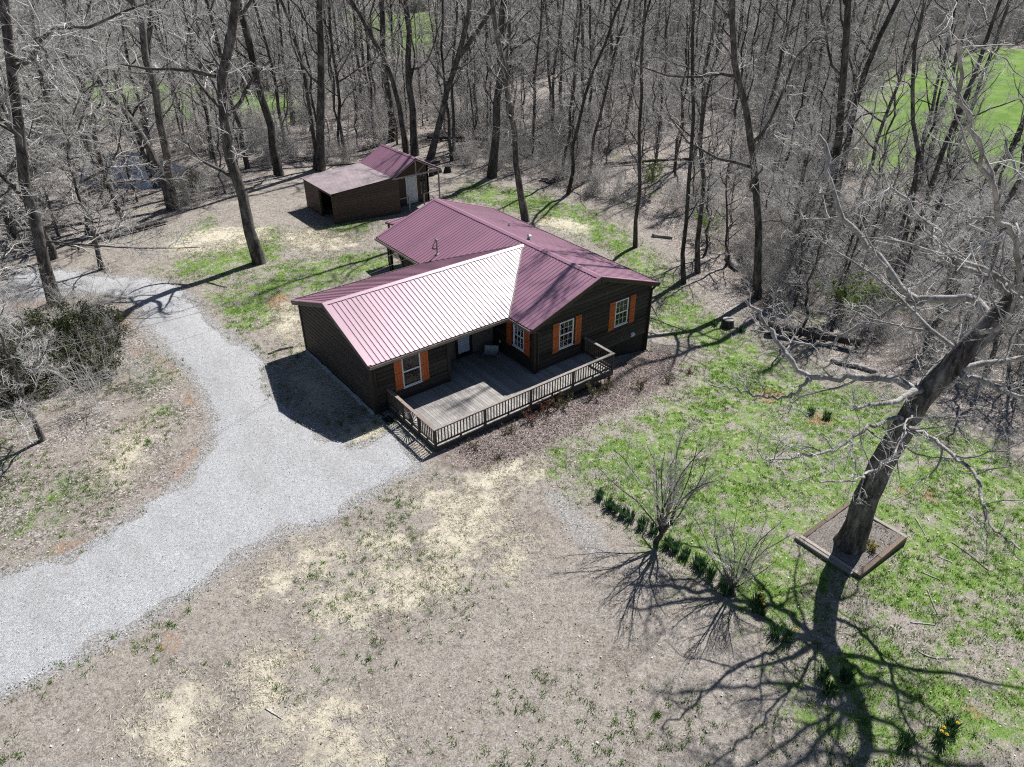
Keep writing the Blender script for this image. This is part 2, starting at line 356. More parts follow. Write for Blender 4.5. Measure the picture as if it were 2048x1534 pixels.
# ------------------------------------------------------------------ terrain and its zones
D = {"drive":[[-24.22,3.05],[-21.36,1.37],[-20.22,1.2],[-19.2,0.99],[-17.73,1.54],[-15.88,2.33],[-14.55,3.38],[-13.46,5.07],[-12.85,7.94],[-12.85,11.24],[-13.29,14.03],[-13.2,17.01],[-12.9,19.24],[-13.95,21.65],[-16.06,22.64],[-18.55,24.02],[-21.92,25.24],[-21.61,30.34],[-17.95,28.87],[-15.19,27.67],[-12.53,24.38],[-10.41,21.65],[-9.67,18.49],[-9.81,14.74],[-9.35,11.63],[-9.17,9.46],[-9.48,7.76],[-10.1,5.3],[-9.76,4.05],[-9.53,2.56],[-9.08,1.15],[-8.72,0.52],[-7.74,0.42],[-7.07,0.56],[-7.02,-0.01],[-7.21,-1.08],[-7.48,-2.29],[-7.73,-2.87],[-8.71,-2.67],[-9.66,-2.84],[-10.57,-3.0],[-11.5,-3.27],[-12.23,-3.19],[-13.07,-3.0],[-13.98,-3.05],[-15.07,-3.21],[-16.14,-3.47],[-18.1,-3.93],[-20.2,-4.18],[-22.04,-4.15],[-24.77,-4.07]],"mulch":[[-6.78,-2.02],[-5.06,-2.06],[-1.61,-1.69],[0.57,-1.53],[2.78,-1.53],[4.48,-0.83],[7.43,-0.11],[8.69,-0.38],[8.33,-1.57],[6.05,-3.05],[2.77,-3.84],[0.13,-4.0],[-2.72,-4.37],[-4.91,-4.23],[-6.51,-3.81],[-7.03,-2.84]],"woods":[[-25.07,41.09],[-17.44,32.96],[-10.41,30.84],[-4.0,32.98],[6.48,40.9],[15.89,35.2],[19.87,29.18],[21.05,23.78],[22.98,16.85],[21.13,8.02],[15.88,2.34],[17.06,-1.85],[14.86,-8.77],[14.1,-12.72],[15.35,-18.27],[30.28,-17.87],[164.69,17.09],[100.17,131.6],[-24.36,199.86]],"island":[[-24.22,3.05],[-21.36,1.37],[-20.22,1.2],[-19.2,0.99],[-17.73,1.54],[-15.88,2.33],[-14.55,3.38],[-13.46,5.07],[-12.85,7.94],[-12.85,11.24],[-13.29,14.03],[-13.2,17.01],[-12.9,19.24],[-13.95,21.65],[-16.06,22.64],[-18.55,24.02],[-21.92,25.24],[-25.16,22.59],[-26.67,9.8]],"mead":[[[47.97,13.67],[49.86,8.76],[51.9,-0.85],[52.12,-9.2],[131.15,14.3],[114.42,25.29],[99.14,32.31],[67.53,23.56]],[[-20.96,74.55],[-0.22,63.03],[16.09,60.09],[23.16,72.53],[6.89,90.01],[-19.59,107.04]],[[36.92,98.0],[48.14,79.69],[77.68,124.17],[59.83,145.21]]],"green":[[[-3.71,-4.3],[0.03,-4.41],[5.42,-3.6],[10.17,-0.88],[11.1,3.31],[14.53,6.08],[16.47,12.79],[15.22,19.2],[12.22,27.03],[16.95,29.61],[19.73,24.81],[21.21,17.85],[19.95,9.77],[16.48,3.64],[15.67,-0.78],[14.35,-7.79],[13.59,-16.06],[12.7,-20.75],[6.41,-22.32],[2.01,-20.36],[0.2,-19.05],[-0.43,-16.24],[-4.28,-16.36],[-4.03,-14.78],[-4.0,-11.74],[-3.64,-9.3],[-4.2,-7.54],[-4.22,-5.7]],[[-10.02,14.9],[-9.44,18.32],[-7.15,19.12],[-4.89,20.2],[-1.45,19.79],[2.18,18.61],[2.85,15.36],[-2.02,14.56],[-5.46,14.44],[-7.31,12.09],[-9.15,11.47]],[[-1.0,23.85],[3.76,25.93],[5.08,23.86],[1.93,20.87]],[[-10.7,23.71],[-6.18,26.42],[-3.01,27.65],[-1.03,26.3],[-2.14,21.29],[-6.92,18.94],[-9.47,20.03]],[[-8.28,29.18],[-4.26,31.12],[-5.02,27.88],[-8.29,26.93]],[[-13.29,14.03],[-13.26,9.86],[-14.15,6.98],[-15.17,7.77],[-14.58,10.87]],[[-20.79,5.95],[-17.57,4.94],[-18.32,2.99],[-20.39,2.05],[-21.23,2.41]],[[-4.03,-14.78],[-4.28,-16.36],[-0.43,-16.24],[0.2,-19.05],[2.01,-20.36],[6.41,-22.32],[0.26,-23.94],[-5.74,-19.41],[-5.86,-17.47]]],"straw":[[[-8.69,-7.54],[-9.61,-8.31],[-10.33,-8.51],[-10.65,-8.13],[-10.46,-7.27],[-9.78,-6.19],[-8.82,-5.28],[-7.96,-4.97],[-7.61,-5.42],[-7.91,-6.44]],[[-4.04,-5.04],[-4.56,-5.44],[-5.46,-5.61],[-6.38,-5.48],[-7.0,-5.12],[-7.11,-4.66],[-6.66,-4.27],[-5.79,-4.09],[-4.81,-4.19],[-4.13,-4.55]],[[-7.14,-5.01],[-7.44,-5.2],[-7.94,-5.18],[-8.45,-4.96],[-8.79,-4.63],[-8.82,-4.31],[-8.54,-4.11],[-8.04,-4.13],[-7.51,-4.34],[-7.16,-4.69]],[[-7.08,-6.87],[-7.8,-7.25],[-8.36,-7.2],[-8.59,-6.74],[-8.39,-6.02],[-7.81,-5.3],[-7.05,-4.84],[-6.42,-4.87],[-6.19,-5.38],[-6.46,-6.16]],[[-10.66,-5.77],[-10.92,-5.97],[-11.26,-5.95],[-11.57,-5.72],[-11.73,-5.35],[-11.67,-4.98],[-11.42,-4.76],[-11.06,-4.78],[-10.74,-5.02],[-10.59,-5.4]],[[-12.05,-7.23],[-12.35,-7.57],[-12.88,-7.66],[-13.44,-7.47],[-13.82,-7.09],[-13.89,-6.64],[-13.61,-6.28],[-13.08,-6.17],[-12.5,-6.35],[-12.1,-6.76]],[[-13.84,-4.98],[-14.04,-5.17],[-14.33,-5.15],[-14.6,-4.94],[-14.75,-4.61],[-14.73,-4.29],[-14.54,-4.09],[-14.25,-4.1],[-13.97,-4.31],[-13.82,-4.65]],[[-10.65,-7.71],[-11.04,-8.09],[-11.49,-8.15],[-11.83,-7.89],[-11.94,-7.39],[-11.79,-6.83],[-11.4,-6.42],[-10.93,-6.34],[-10.57,-6.62],[-10.46,-7.15]],[[-17.99,-8.75],[-18.44,-9.16],[-18.91,-9.13],[-19.26,-8.7],[-19.35,-8.0],[-19.15,-7.27],[-18.7,-6.79],[-18.18,-6.78],[-17.81,-7.27],[-17.75,-8.03]],[[-15.78,-8.51],[-16.13,-8.8],[-16.47,-8.8],[-16.69,-8.51],[-16.71,-8.04],[-16.51,-7.54],[-16.15,-7.21],[-15.79,-7.2],[-15.56,-7.51],[-15.56,-8.02]],[[-14.81,-9.86],[-15.02,-10.03],[-15.47,-10.01],[-15.97,-9.82],[-16.35,-9.53],[-16.46,-9.25],[-16.27,-9.08],[-15.83,-9.09],[-15.31,-9.28],[-14.92,-9.58]],[[-14.57,-11.44],[-14.82,-11.6],[-15.2,-11.52],[-15.57,-11.23],[-15.8,-10.84],[-15.8,-10.5],[-15.56,-10.33],[-15.17,-10.41],[-14.78,-10.7],[-14.56,-11.1]],[[-7.38,-8.59],[-7.78,-8.95],[-8.17,-9.04],[-8.41,-8.86],[-8.41,-8.46],[-8.17,-7.98],[-7.77,-7.6],[-7.36,-7.48],[-7.11,-7.68],[-7.12,-8.11]],[[-12.19,-5.02],[-12.46,-5.22],[-12.87,-5.15],[-13.27,-4.84],[-13.51,-4.41],[-13.5,-4.0],[-13.24,-3.78],[-12.81,-3.84],[-12.4,-4.16],[-12.16,-4.61]],[[-16.27,4.37],[-16.83,3.65],[-17.29,3.5],[-17.5,3.97],[-17.38,4.9],[-16.95,5.99],[-16.36,6.82],[-15.84,7.03],[-15.63,6.49],[-15.8,5.45]],[[-2.2,25.3],[-3.29,24.24],[-5.2,23.91],[-7.19,24.42],[-8.58,25.53],[-8.91,26.83],[-8.01,27.87],[-6.14,28.24],[-3.99,27.79],[-2.45,26.67]],[[-6.08,11.86],[-6.69,10.83],[-7.26,10.38],[-7.61,10.65],[-7.61,11.54],[-7.25,12.76],[-6.65,13.86],[-6.02,14.4],[-5.64,14.12],[-5.67,13.12]],[[1.64,21.04],[0.77,20.29],[-0.47,20.29],[-1.62,21.04],[-2.28,22.27],[-2.2,23.52],[-1.39,24.32],[-0.12,24.34],[1.11,23.56],[1.78,22.28]],[[18.1,15.67],[17.44,15.54],[16.61,16.01],[15.91,16.93],[15.61,17.95],[15.83,18.7],[16.49,18.87],[17.33,18.37],[18.04,17.41],[18.33,16.38]],[[-7.04,-1.0],[-7.25,-1.13],[-7.56,-1.07],[-7.86,-0.84],[-8.03,-0.53],[-8.0,-0.25],[-7.79,-0.11],[-7.47,-0.17],[-7.17,-0.4],[-7.01,-0.72]],[[-6.85,6.15],[-7.4,4.38],[-8.13,3.25],[-8.79,3.08],[-9.16,3.89],[-9.12,5.44],[-8.64,7.25],[-7.87,8.62],[-7.12,8.9],[-6.72,7.92]],[[-7.72,0.78],[-7.96,0.51],[-8.43,0.37],[-8.94,0.41],[-9.3,0.6],[-9.39,0.88],[-9.16,1.14],[-8.69,1.3],[-8.17,1.27],[-7.79,1.07]]],"clay":[[[-14.67,2.68],[-15.18,2.24],[-15.53,2.16],[-15.61,2.45],[-15.39,3.03],[-14.93,3.69],[-14.4,4.17],[-14.01,4.28],[-13.93,3.95],[-14.19,3.33]],[[-15.6,1.93],[-15.8,1.67],[-16.29,1.4],[-16.89,1.25],[-17.36,1.25],[-17.55,1.4],[-17.38,1.66],[-16.91,1.92],[-16.3,2.09],[-15.8,2.1]],[[-18.31,1.0],[-18.48,0.79],[-18.92,0.71],[-19.45,0.79],[-19.87,0.98],[-20.03,1.23],[-19.86,1.44],[-19.44,1.53],[-18.9,1.46],[-18.47,1.26]],[[-12.85,12.19],[-12.97,11.0],[-13.14,10.25],[-13.31,10.18],[-13.41,10.79],[-13.41,11.91],[-13.3,13.12],[-13.12,13.97],[-12.94,14.07],[-12.84,13.37]],[[9.07,-9.98],[8.6,-10.12],[8.11,-10.05],[7.78,-9.81],[7.73,-9.48],[8.01,-9.17],[8.5,-9.01],[9.02,-9.06],[9.35,-9.32],[9.35,-9.68]],[[17.27,16.46],[16.77,16.39],[16.19,16.88],[15.77,17.75],[15.65,18.7],[15.91,19.36],[16.42,19.46],[17.0,18.93],[17.42,18.01],[17.52,17.07]],[[10.32,-6.98],[9.62,-7.22],[8.91,-7.14],[8.41,-6.8],[8.27,-6.35],[8.56,-5.94],[9.2,-5.7],[10.0,-5.73],[10.62,-6.03],[10.74,-6.52]],[[-17.44,-4.97],[-17.54,-5.14],[-17.79,-5.23],[-18.1,-5.22],[-18.35,-5.1],[-18.45,-4.94],[-18.36,-4.78],[-18.11,-4.68],[-17.79,-4.69],[-17.53,-4.8]],[[-15.77,-8.51],[-15.87,-8.57],[-16.06,-8.51],[-16.26,-8.35],[-16.4,-8.16],[-16.42,-8.01],[-16.32,-7.95],[-16.13,-8.01],[-15.92,-8.17],[-15.78,-8.36]],[[-1.09,-20.71],[-1.29,-20.72],[-1.53,-20.63],[-1.73,-20.48],[-1.81,-20.33],[-1.75,-20.22],[-1.56,-20.21],[-1.32,-20.3],[-1.11,-20.45],[-1.03,-20.61]],[[6.62,-14.63],[6.33,-14.69],[6.02,-14.64],[5.79,-14.49],[5.74,-14.3],[5.88,-14.14],[6.17,-14.07],[6.5,-14.12],[6.73,-14.28],[6.78,-14.47]],[[-5.59,14.14],[-6.01,13.54],[-6.51,13.37],[-6.91,13.67],[-7.06,14.34],[-6.91,15.14],[-6.49,15.77],[-5.97,15.97],[-5.55,15.65],[-5.4,14.95]],[[7.45,-15.35],[7.12,-15.43],[6.79,-15.4],[6.59,-15.26],[6.58,-15.07],[6.77,-14.91],[7.1,-14.82],[7.44,-14.85],[7.65,-14.99],[7.66,-15.18]]],"pond":[[-9.71,50.36],[-7.53,53.22],[-4.69,54.52],[-3.02,49.29],[-1.41,43.33],[-2.61,40.21],[-4.81,40.08],[-7.65,42.25],[-10.2,45.9]],"oldgravel":[[-4.89,-6.5],[-4.27,-6.78],[-4.57,-9.24],[-5.35,-10.43],[-5.66,-9.92],[-5.34,-8.02]],"T":{"A":[0.464,[[-4.99,20.76,-0.21],[-5.09,20.84,1.57],[-5.23,20.94,3.74],[-5.29,20.99,5.51],[-5.5,21.15,8.29],[-5.36,21.05,10.38],[-4.99,20.77,11.87],[-4.23,20.18,13.3],[-3.67,19.75,14.23],[-2.81,19.09,16.86],[-1.66,18.2,20.38]]],"B":[0.416,[[-16.12,22.29,-0.2],[-15.82,22.06,2.89],[-15.73,21.99,5.08],[-15.51,21.82,7.64],[-14.97,21.41,10.47],[-14.15,20.77,12.66],[-13.74,20.45,14.71],[-13.39,20.18,17.65],[-12.93,19.81,21.58]]],"C":[0.402,[[-6.25,33.96,-0.2],[-6.22,33.93,1.83],[-5.96,33.73,4.12],[-5.82,33.62,5.87],[-5.57,33.43,6.82],[-5.48,33.36,8.92],[-5.45,33.34,9.93],[-5.57,33.44,11.54],[-5.76,33.58,13.24],[-5.96,33.73,16.22],[-6.22,33.92,20.2]]],"C2":[0.367,[[-6.36,34.32,-0.2],[-6.3,34.65,2.93],[-6.58,35.24,4.94],[-6.9,35.87,5.89],[-7.98,37.07,7.03],[-8.29,37.69,8.73],[-8.84,38.5,10.58],[-8.62,38.71,13.25],[-8.47,38.85,16.24],[-8.28,39.04,20.22]]],"C3":[0.389,[[-4.41,47.27,-0.22],[-4.14,47.06,2.31],[-3.71,46.73,4.97],[-3.54,46.6,6.79],[-2.59,45.86,8.55],[-2.23,45.59,9.65],[-1.73,45.2,12.47],[-1.42,44.96,15.43],[-1.0,44.63,19.37]]],"D":[0.464,[[3.59,38.54,-0.5],[3.5,38.61,2.18],[3.43,38.67,4.21],[3.41,38.68,6.46],[3.24,38.81,8.48],[2.85,39.11,10.28],[2.77,39.17,12.63],[2.71,39.22,15.63],[2.63,39.28,19.63]]],"E":[0.502,[[7.3,38.59,-0.75],[7.67,38.3,2.84],[8.02,38.04,6.45],[8.49,37.68,9.19],[8.85,37.4,12.43],[9.05,37.25,15.41],[9.31,37.04,19.39]]],"E2":[0.262,[[7.06,39.08,-0.73],[7.4,38.81,2.78],[7.41,38.81,5.99],[7.41,38.81,8.09],[6.76,39.31,10.29],[6.42,39.57,12.41],[6.14,39.79,15.37],[5.76,40.07,19.33]]],"F":[0.48,[[18.2,45.01,-1.28],[18.01,45.16,3.18],[17.89,45.25,5.19],[18.28,44.95,8.39],[18.33,44.91,11.44],[18.36,44.89,14.44],[18.4,44.85,18.44]]],"G":[0.361,[[17.07,40.44,-1.28],[16.89,40.57,2.41],[16.57,40.82,5.3],[15.96,41.29,7.74],[14.66,42.29,10.68],[13.99,42.81,11.61],[13.03,43.55,14.14],[11.75,44.55,17.51]]],"H":[0.405,[[17.34,39.33,-1.28],[17.33,39.34,3.53],[17.34,39.33,9.01],[17.52,39.19,11.86],[17.63,39.1,14.85],[17.78,38.98,18.85]]],"I":[0.399,[[17.82,37.42,-1.28],[18.82,36.66,2.82],[19.72,35.96,5.92],[20.3,35.52,7.56],[21.06,34.93,10.28],[21.17,34.84,11.95],[21.29,34.74,14.94],[21.45,34.61,18.93]]],"J":[0.186,[[19.08,35.59,-1.28],[19.07,35.6,3.27],[18.86,35.76,6.16],[18.65,35.92,7.82],[18.93,35.7,12.01],[19.05,35.61,15.0],[19.21,35.48,18.99]]],"K":[0.436,[[18.93,29.17,-1.28],[19.29,28.89,3.75],[19.55,28.69,6.5],[19.7,28.57,9.87],[19.93,28.39,12.43],[20.09,28.26,15.42],[20.3,28.1,19.4]]],"L":[0.34,[[14.9,19.29,-1.5],[14.41,19.66,2.05],[14.18,19.84,5.3],[13.81,20.13,8.54],[13.34,20.49,10.93],[13.07,20.69,12.45],[12.95,20.78,13.29],[12.7,20.97,16.26],[12.36,21.22,20.22]]],"M":[0.185,[[21.46,21.96,-1.33],[21.73,21.76,3.14],[22.16,21.42,6.28],[22.72,20.99,8.63],[23.69,20.24,10.98],[24.27,19.8,12.77],[24.81,19.39,15.64],[25.53,18.84,19.46]]],"N":[0.174,[[23.74,25.42,-1.28],[24.13,25.12,2.9],[24.37,24.94,6.49],[24.37,24.93,9.87],[24.5,24.84,12.43],[24.59,24.78,15.43],[24.71,24.69,19.42]]],"O":[0.172,[[25.05,23.32,-1.29],[25.41,23.04,3.3],[25.88,22.68,6.79],[26.49,22.21,9.72],[26.99,21.83,12.5],[27.31,21.59,15.46],[27.73,21.27,19.4]]],"P":[0.181,[[19.11,11.87,-2.27],[18.94,12.0,2.39],[18.76,12.14,6.06],[18.53,12.31,10.48],[18.45,12.38,13.56],[18.4,12.42,16.56],[18.34,12.48,20.56]]],"Q":[0.182,[[17.65,5.97,-2.6],[17.3,6.24,2.65],[17.1,6.39,6.29],[16.7,6.7,10.58],[16.41,6.92,14.02],[16.26,7.03,17.01],[16.06,7.19,21.0]]],"R":[0.222,[[19.82,6.63,-2.6],[19.34,7.0,3.53],[18.91,7.33,8.38],[18.73,7.47,10.04],[18.91,7.33,12.7],[18.93,7.32,13.86],[18.96,7.3,16.86],[19.0,7.28,20.86]]],"S":[0.286,[[19.71,1.69,-2.6],[19.07,2.18,1.95],[18.67,2.49,4.75],[17.99,3.01,7.33],[17.21,3.61,9.42],[16.82,3.91,10.92],[16.22,4.38,14.19],[15.9,4.63,17.14],[15.47,4.97,21.08]]],"T":[0.338,[[25.96,1.34,-2.6],[25.74,1.51,1.26],[25.52,1.68,4.37],[25.22,1.92,7.8],[24.7,2.31,11.57],[24.26,2.66,13.89],[23.93,2.92,16.84],[23.49,3.28,20.77]]],"T2":[0.315,[[35.35,6.42,-2.33],[35.2,6.53,4.05],[35.24,6.5,7.23],[35.13,6.59,10.25],[35.32,6.44,11.82],[36.02,5.9,13.06],[36.85,5.26,15.73],[37.95,4.41,19.28]]],"U":[0.239,[[30.87,-1.74,-2.52],[31.05,-1.88,1.96],[31.19,-1.99,5.61],[31.49,-2.22,8.33],[31.74,-2.41,9.88],[31.62,-2.31,13.83],[31.57,-2.26,16.83],[31.49,-2.2,20.83]]],"V":[0.251,[[34.82,-0.91,-2.36],[35.2,-1.2,-0.05],[36.5,-2.2,1.23],[37.6,-3.05,2.66],[38.19,-3.51,4.79],[38.07,-3.41,7.86]]],"W":[0.216,[[29.01,-2.34,-2.57],[28.76,-2.15,2.51],[28.75,-2.14,5.34],[27.21,-0.96,8.28],[26.64,-0.52,9.9],[26.56,-0.46,12.49]]]},"oak":{"L1":[[1.99,-15.2,6.12],[1.73,-14.47,6.25],[1.24,-13.55,5.93],[0.71,-12.6,5.61],[0.67,-12.03,5.87],[0.59,-11.43,6.35],[0.56,-10.86,6.92],[0.27,-10.1,7.5]],"L1b":[[0.43,-12.74,5.79],[0.41,-12.41,5.04],[0.17,-11.92,4.69],[-0.67,-10.95,4.95],[-1.11,-10.29,4.94]],"L2":[[3.21,-16.15,8.18],[3.61,-15.93,8.12],[3.74,-15.5,8.54],[3.63,-14.89,8.5],[3.67,-14.39,8.19],[3.75,-13.94,7.82],[3.56,-13.26,7.91],[3.75,-12.88,8.47],[3.41,-12.09,9.05],[3.17,-11.38,9.7],[2.88,-10.63,10.67],[2.99,-10.19,11.77],[3.09,-9.75,12.12]],"L2b":[[3.66,-13.97,7.86],[3.39,-13.34,7.56],[3.21,-12.78,6.96],[2.71,-11.97,5.86],[2.25,-11.2,5.67],[1.96,-10.56,5.91],[1.44,-9.74,5.89]],"L3":[[3.53,-16.4,9.25],[2.79,-16.25,10.25],[2.1,-16.13,11.06],[1.31,-15.94,11.57],[0.69,-15.89,12.18],[-0.18,-15.64,13.09],[-0.83,-15.56,13.92],[-1.52,-15.45,14.6],[-2.17,-15.37,15.49],[-2.69,-15.39,16.47]],"L3b":[[1.31,-15.94,11.57],[1.12,-15.55,11.63],[1.1,-15.28,11.47],[1.07,-15.0,11.72],[0.63,-14.41,11.7],[0.36,-13.96,11.99]],"L4":[[1.98,-15.2,5.14],[0.35,-14.89,5.31],[-1.17,-14.67,4.89],[-2.58,-14.53,5.35],[-3.93,-14.44,5.81]],"L5":[[2.53,-15.62,4.58],[2.14,-16.59,4.49],[1.73,-17.53,4.56],[0.84,-18.1,4.42],[0.09,-18.79,4.28],[-0.55,-19.56,4.57]],"L6":[[2.59,-15.67,6.72],[2.56,-16.49,6.8],[2.89,-17.58,6.56],[2.94,-18.46,6.53]],"L7":[[2.03,-15.24,5.68],[1.15,-15.57,5.34],[0.28,-15.91,5.05],[-1.02,-15.92,4.98],[-2.16,-16.05,5.3],[-3.8,-15.79,5.89]],"L8":[[3.43,-16.31,8.95],[3.17,-15.75,9.41],[3.01,-15.27,9.51],[2.69,-14.66,9.76],[2.6,-14.24,10.37],[2.2,-13.56,10.98],[1.79,-12.89,11.59],[1.53,-12.33,12.05]]},"oaktrunk":[[1.63,-14.93,-0.42],[1.65,-14.95,2.1],[1.89,-15.13,4.2],[2.18,-15.35,6.03],[2.71,-15.76,7.14],[3.17,-16.11,8.34],[3.62,-16.46,9.39]]}

def sstep(a, b, x):
    t = np.clip((x - a) / (b - a), 0, 1)
    return t * t * (3 - 2 * t)

def sdf(x, y, poly):
    """signed distance to a polygon, negative inside"""
    P = np.asarray(poly, float); Q = np.roll(P, -1, 0)
    best = np.full(x.shape, 1e18); inside = np.zeros(x.shape, bool)
    for (ax, ay), (bx, by) in zip(P, Q):
        ex, ey = bx - ax, by - ay
        t = np.clip(((x - ax) * ex + (y - ay) * ey) / (ex * ex + ey * ey + 1e-12), 0, 1)
        best = np.minimum(best, (x - ax - t * ex) ** 2 + (y - ay - t * ey) ** 2)
        c = ((ay > y) != (by > y))
        with np.errstate(divide='ignore', invalid='ignore'):
            inside ^= c & (x < (bx - ax) * (y - ay) / (by - ay + 1e-15) + ax)
    d = np.sqrt(best)
    return np.where(inside, -d, d)

_LAT = np.random.default_rng(3).random((256, 256))
def vnoise(x, y, s=1.0, o=0):
    x = np.asarray(x) * s + 17.3 * o + 1000; y = np.asarray(y) * s + 9.1 * o + 1000
    i = np.floor(x).astype(int); j = np.floor(y).astype(int); u = x - i; v = y - j
    u = u * u * (3 - 2 * u); v = v * v * (3 - 2 * v)
    g = lambda a, b: _LAT[a % 256, b % 256]
    return (g(i, j) * (1 - u) + g(i + 1, j) * u) * (1 - v) + (g(i, j + 1) * (1 - u) + g(i + 1, j + 1) * u) * v

def smooth_poly(poly, step=.5, wob=.12, seed=1):
    P = np.asarray(poly, float); n = len(P); out = []
    r = np.random.default_rng(seed)
    for i in range(n):
        p0, p1, p2, p3 = P[i - 1], P[i], P[(i + 1) % n], P[(i + 2) % n]
        k = max(2, int(np.linalg.norm(p2 - p1) / step))
        for j in range(k):
            t = j / k
            q = .5 * ((2 * p1) + (p2 - p0) * t + (2 * p0 - 5 * p1 + 4 * p2 - p3) * t * t + (3 * p1 - p0 - 3 * p2 + p3) * t ** 3)
            out.append(q + r.normal(0, wob * .4, 2))
    return np.array(out)

DRIVE = smooth_poly(D['drive'], .45, .12, 1)
MULCH = smooth_poly(D['mulch'], .4, .14, 2)
POND = smooth_poly(D['pond'], .6, .1, 3)

def terrain(x, y):
    x = np.asarray(x, float); y = np.asarray(y, float)
    w = (1 - .55 * sstep(6, 24, y)) * (1 - .5 * sstep(-5, -11, y))
    z = -.2 - .006 * np.clip(x + 7, 0, 20) ** 2 * w
    z = z + .03 * np.maximum(x - 24, 0) * sstep(24, 40, x) * (1 - .6 * sstep(120, 400, x))
    z = z + .010 * np.maximum(y - 70, 0)
    z = z + .05 * (vnoise(x, y, .35) - .5) + .03 * (vnoise(x, y, 1.1, 2) - .5)
    m = sstep(14, 30, x) + sstep(30, 50, y)
    z = z + np.clip(m, 0, 1) * .5 * (vnoise(x, y, .12, 5) - .5)
    near = (np.abs(x + 6) < 25) & (np.abs(y - 50) < 25)
    if np.any(near):
        z = np.where(near, z - .75 * sstep(1.2, -1.6, sdf(np.where(near, x, 999), np.where(near, y, 999), POND)), z)
    return z
def gz(x, y): return float(terrain(np.array([x]), np.array([y]))[0])

def soft(x, y, polys, w):
    d = np.min([sdf(x, y, p) for p in polys], axis=0)
    return np.clip(.5 - d / w, 0, 1)

def zones(x, y):
    z = {}
    z['drive'] = soft(x, y, [DRIVE], .7)
    z['mulch'] = soft(x, y, [MULCH], .8)
    z['woods'] = soft(x, y, [D['woods']], 3.5)
    z['island'] = soft(x, y, [D['island']], 1.5)
    z['mead'] = soft(x, y, D['mead'], 16)
    z['green'] = soft(x, y, D['green'], 3.0)
    z['straw'] = soft(x, y, D['straw'], 2.2)
    z['clay'] = soft(x, y, D['clay'], .8)
    dd_ = sdf(x, y, DRIVE)
    z['clay'] = np.maximum(z['clay'], np.clip(z['island'] * 1.4, 0, 1) * np.clip(1.15 - np.abs(dd_ - .45) / .75, 0, 1) * np.clip(vnoise(x, y, .5, 11) * 2.2 - .35, 0, 1))
    z['oldg'] = soft(x, y, [D['oldgravel']], 1.2)
    z['pond'] = soft(x, y, [POND], 1.0)
    return z

# ------------------------------------------------------------------ ground sheet
def axis(lo, hi, step, far, grow=1.13):
    a = list(np.arange(lo, hi + 1e-6, step)); s = step
    while a[-1] < far: s *= grow; a.append(a[-1] + s)
    s = step; b = []
    c = lo
    while c > -far: s *= grow; c -= s; b.append(c)
    return np.array(b[::-1] + a)
gx = axis(-31, 32, .34, 1500, 1.15); gy = axis(-26, 44, .34, 1500, 1.15)
X, Y = np.meshgrid(gx, gy, indexing='xy')
xf, yf_ = X.ravel(), Y.ravel()
zf = terrain(xf, yf_)
Zn = zones(xf, yf_)
nx, ny = len(gx), len(gy)
ii = np.arange(nx * ny).reshape(ny, nx)
gq = np.stack([ii[:-1, :-1], ii[:-1, 1:], ii[1:, 1:], ii[1:, :-1]], -1).reshape(-1, 4)

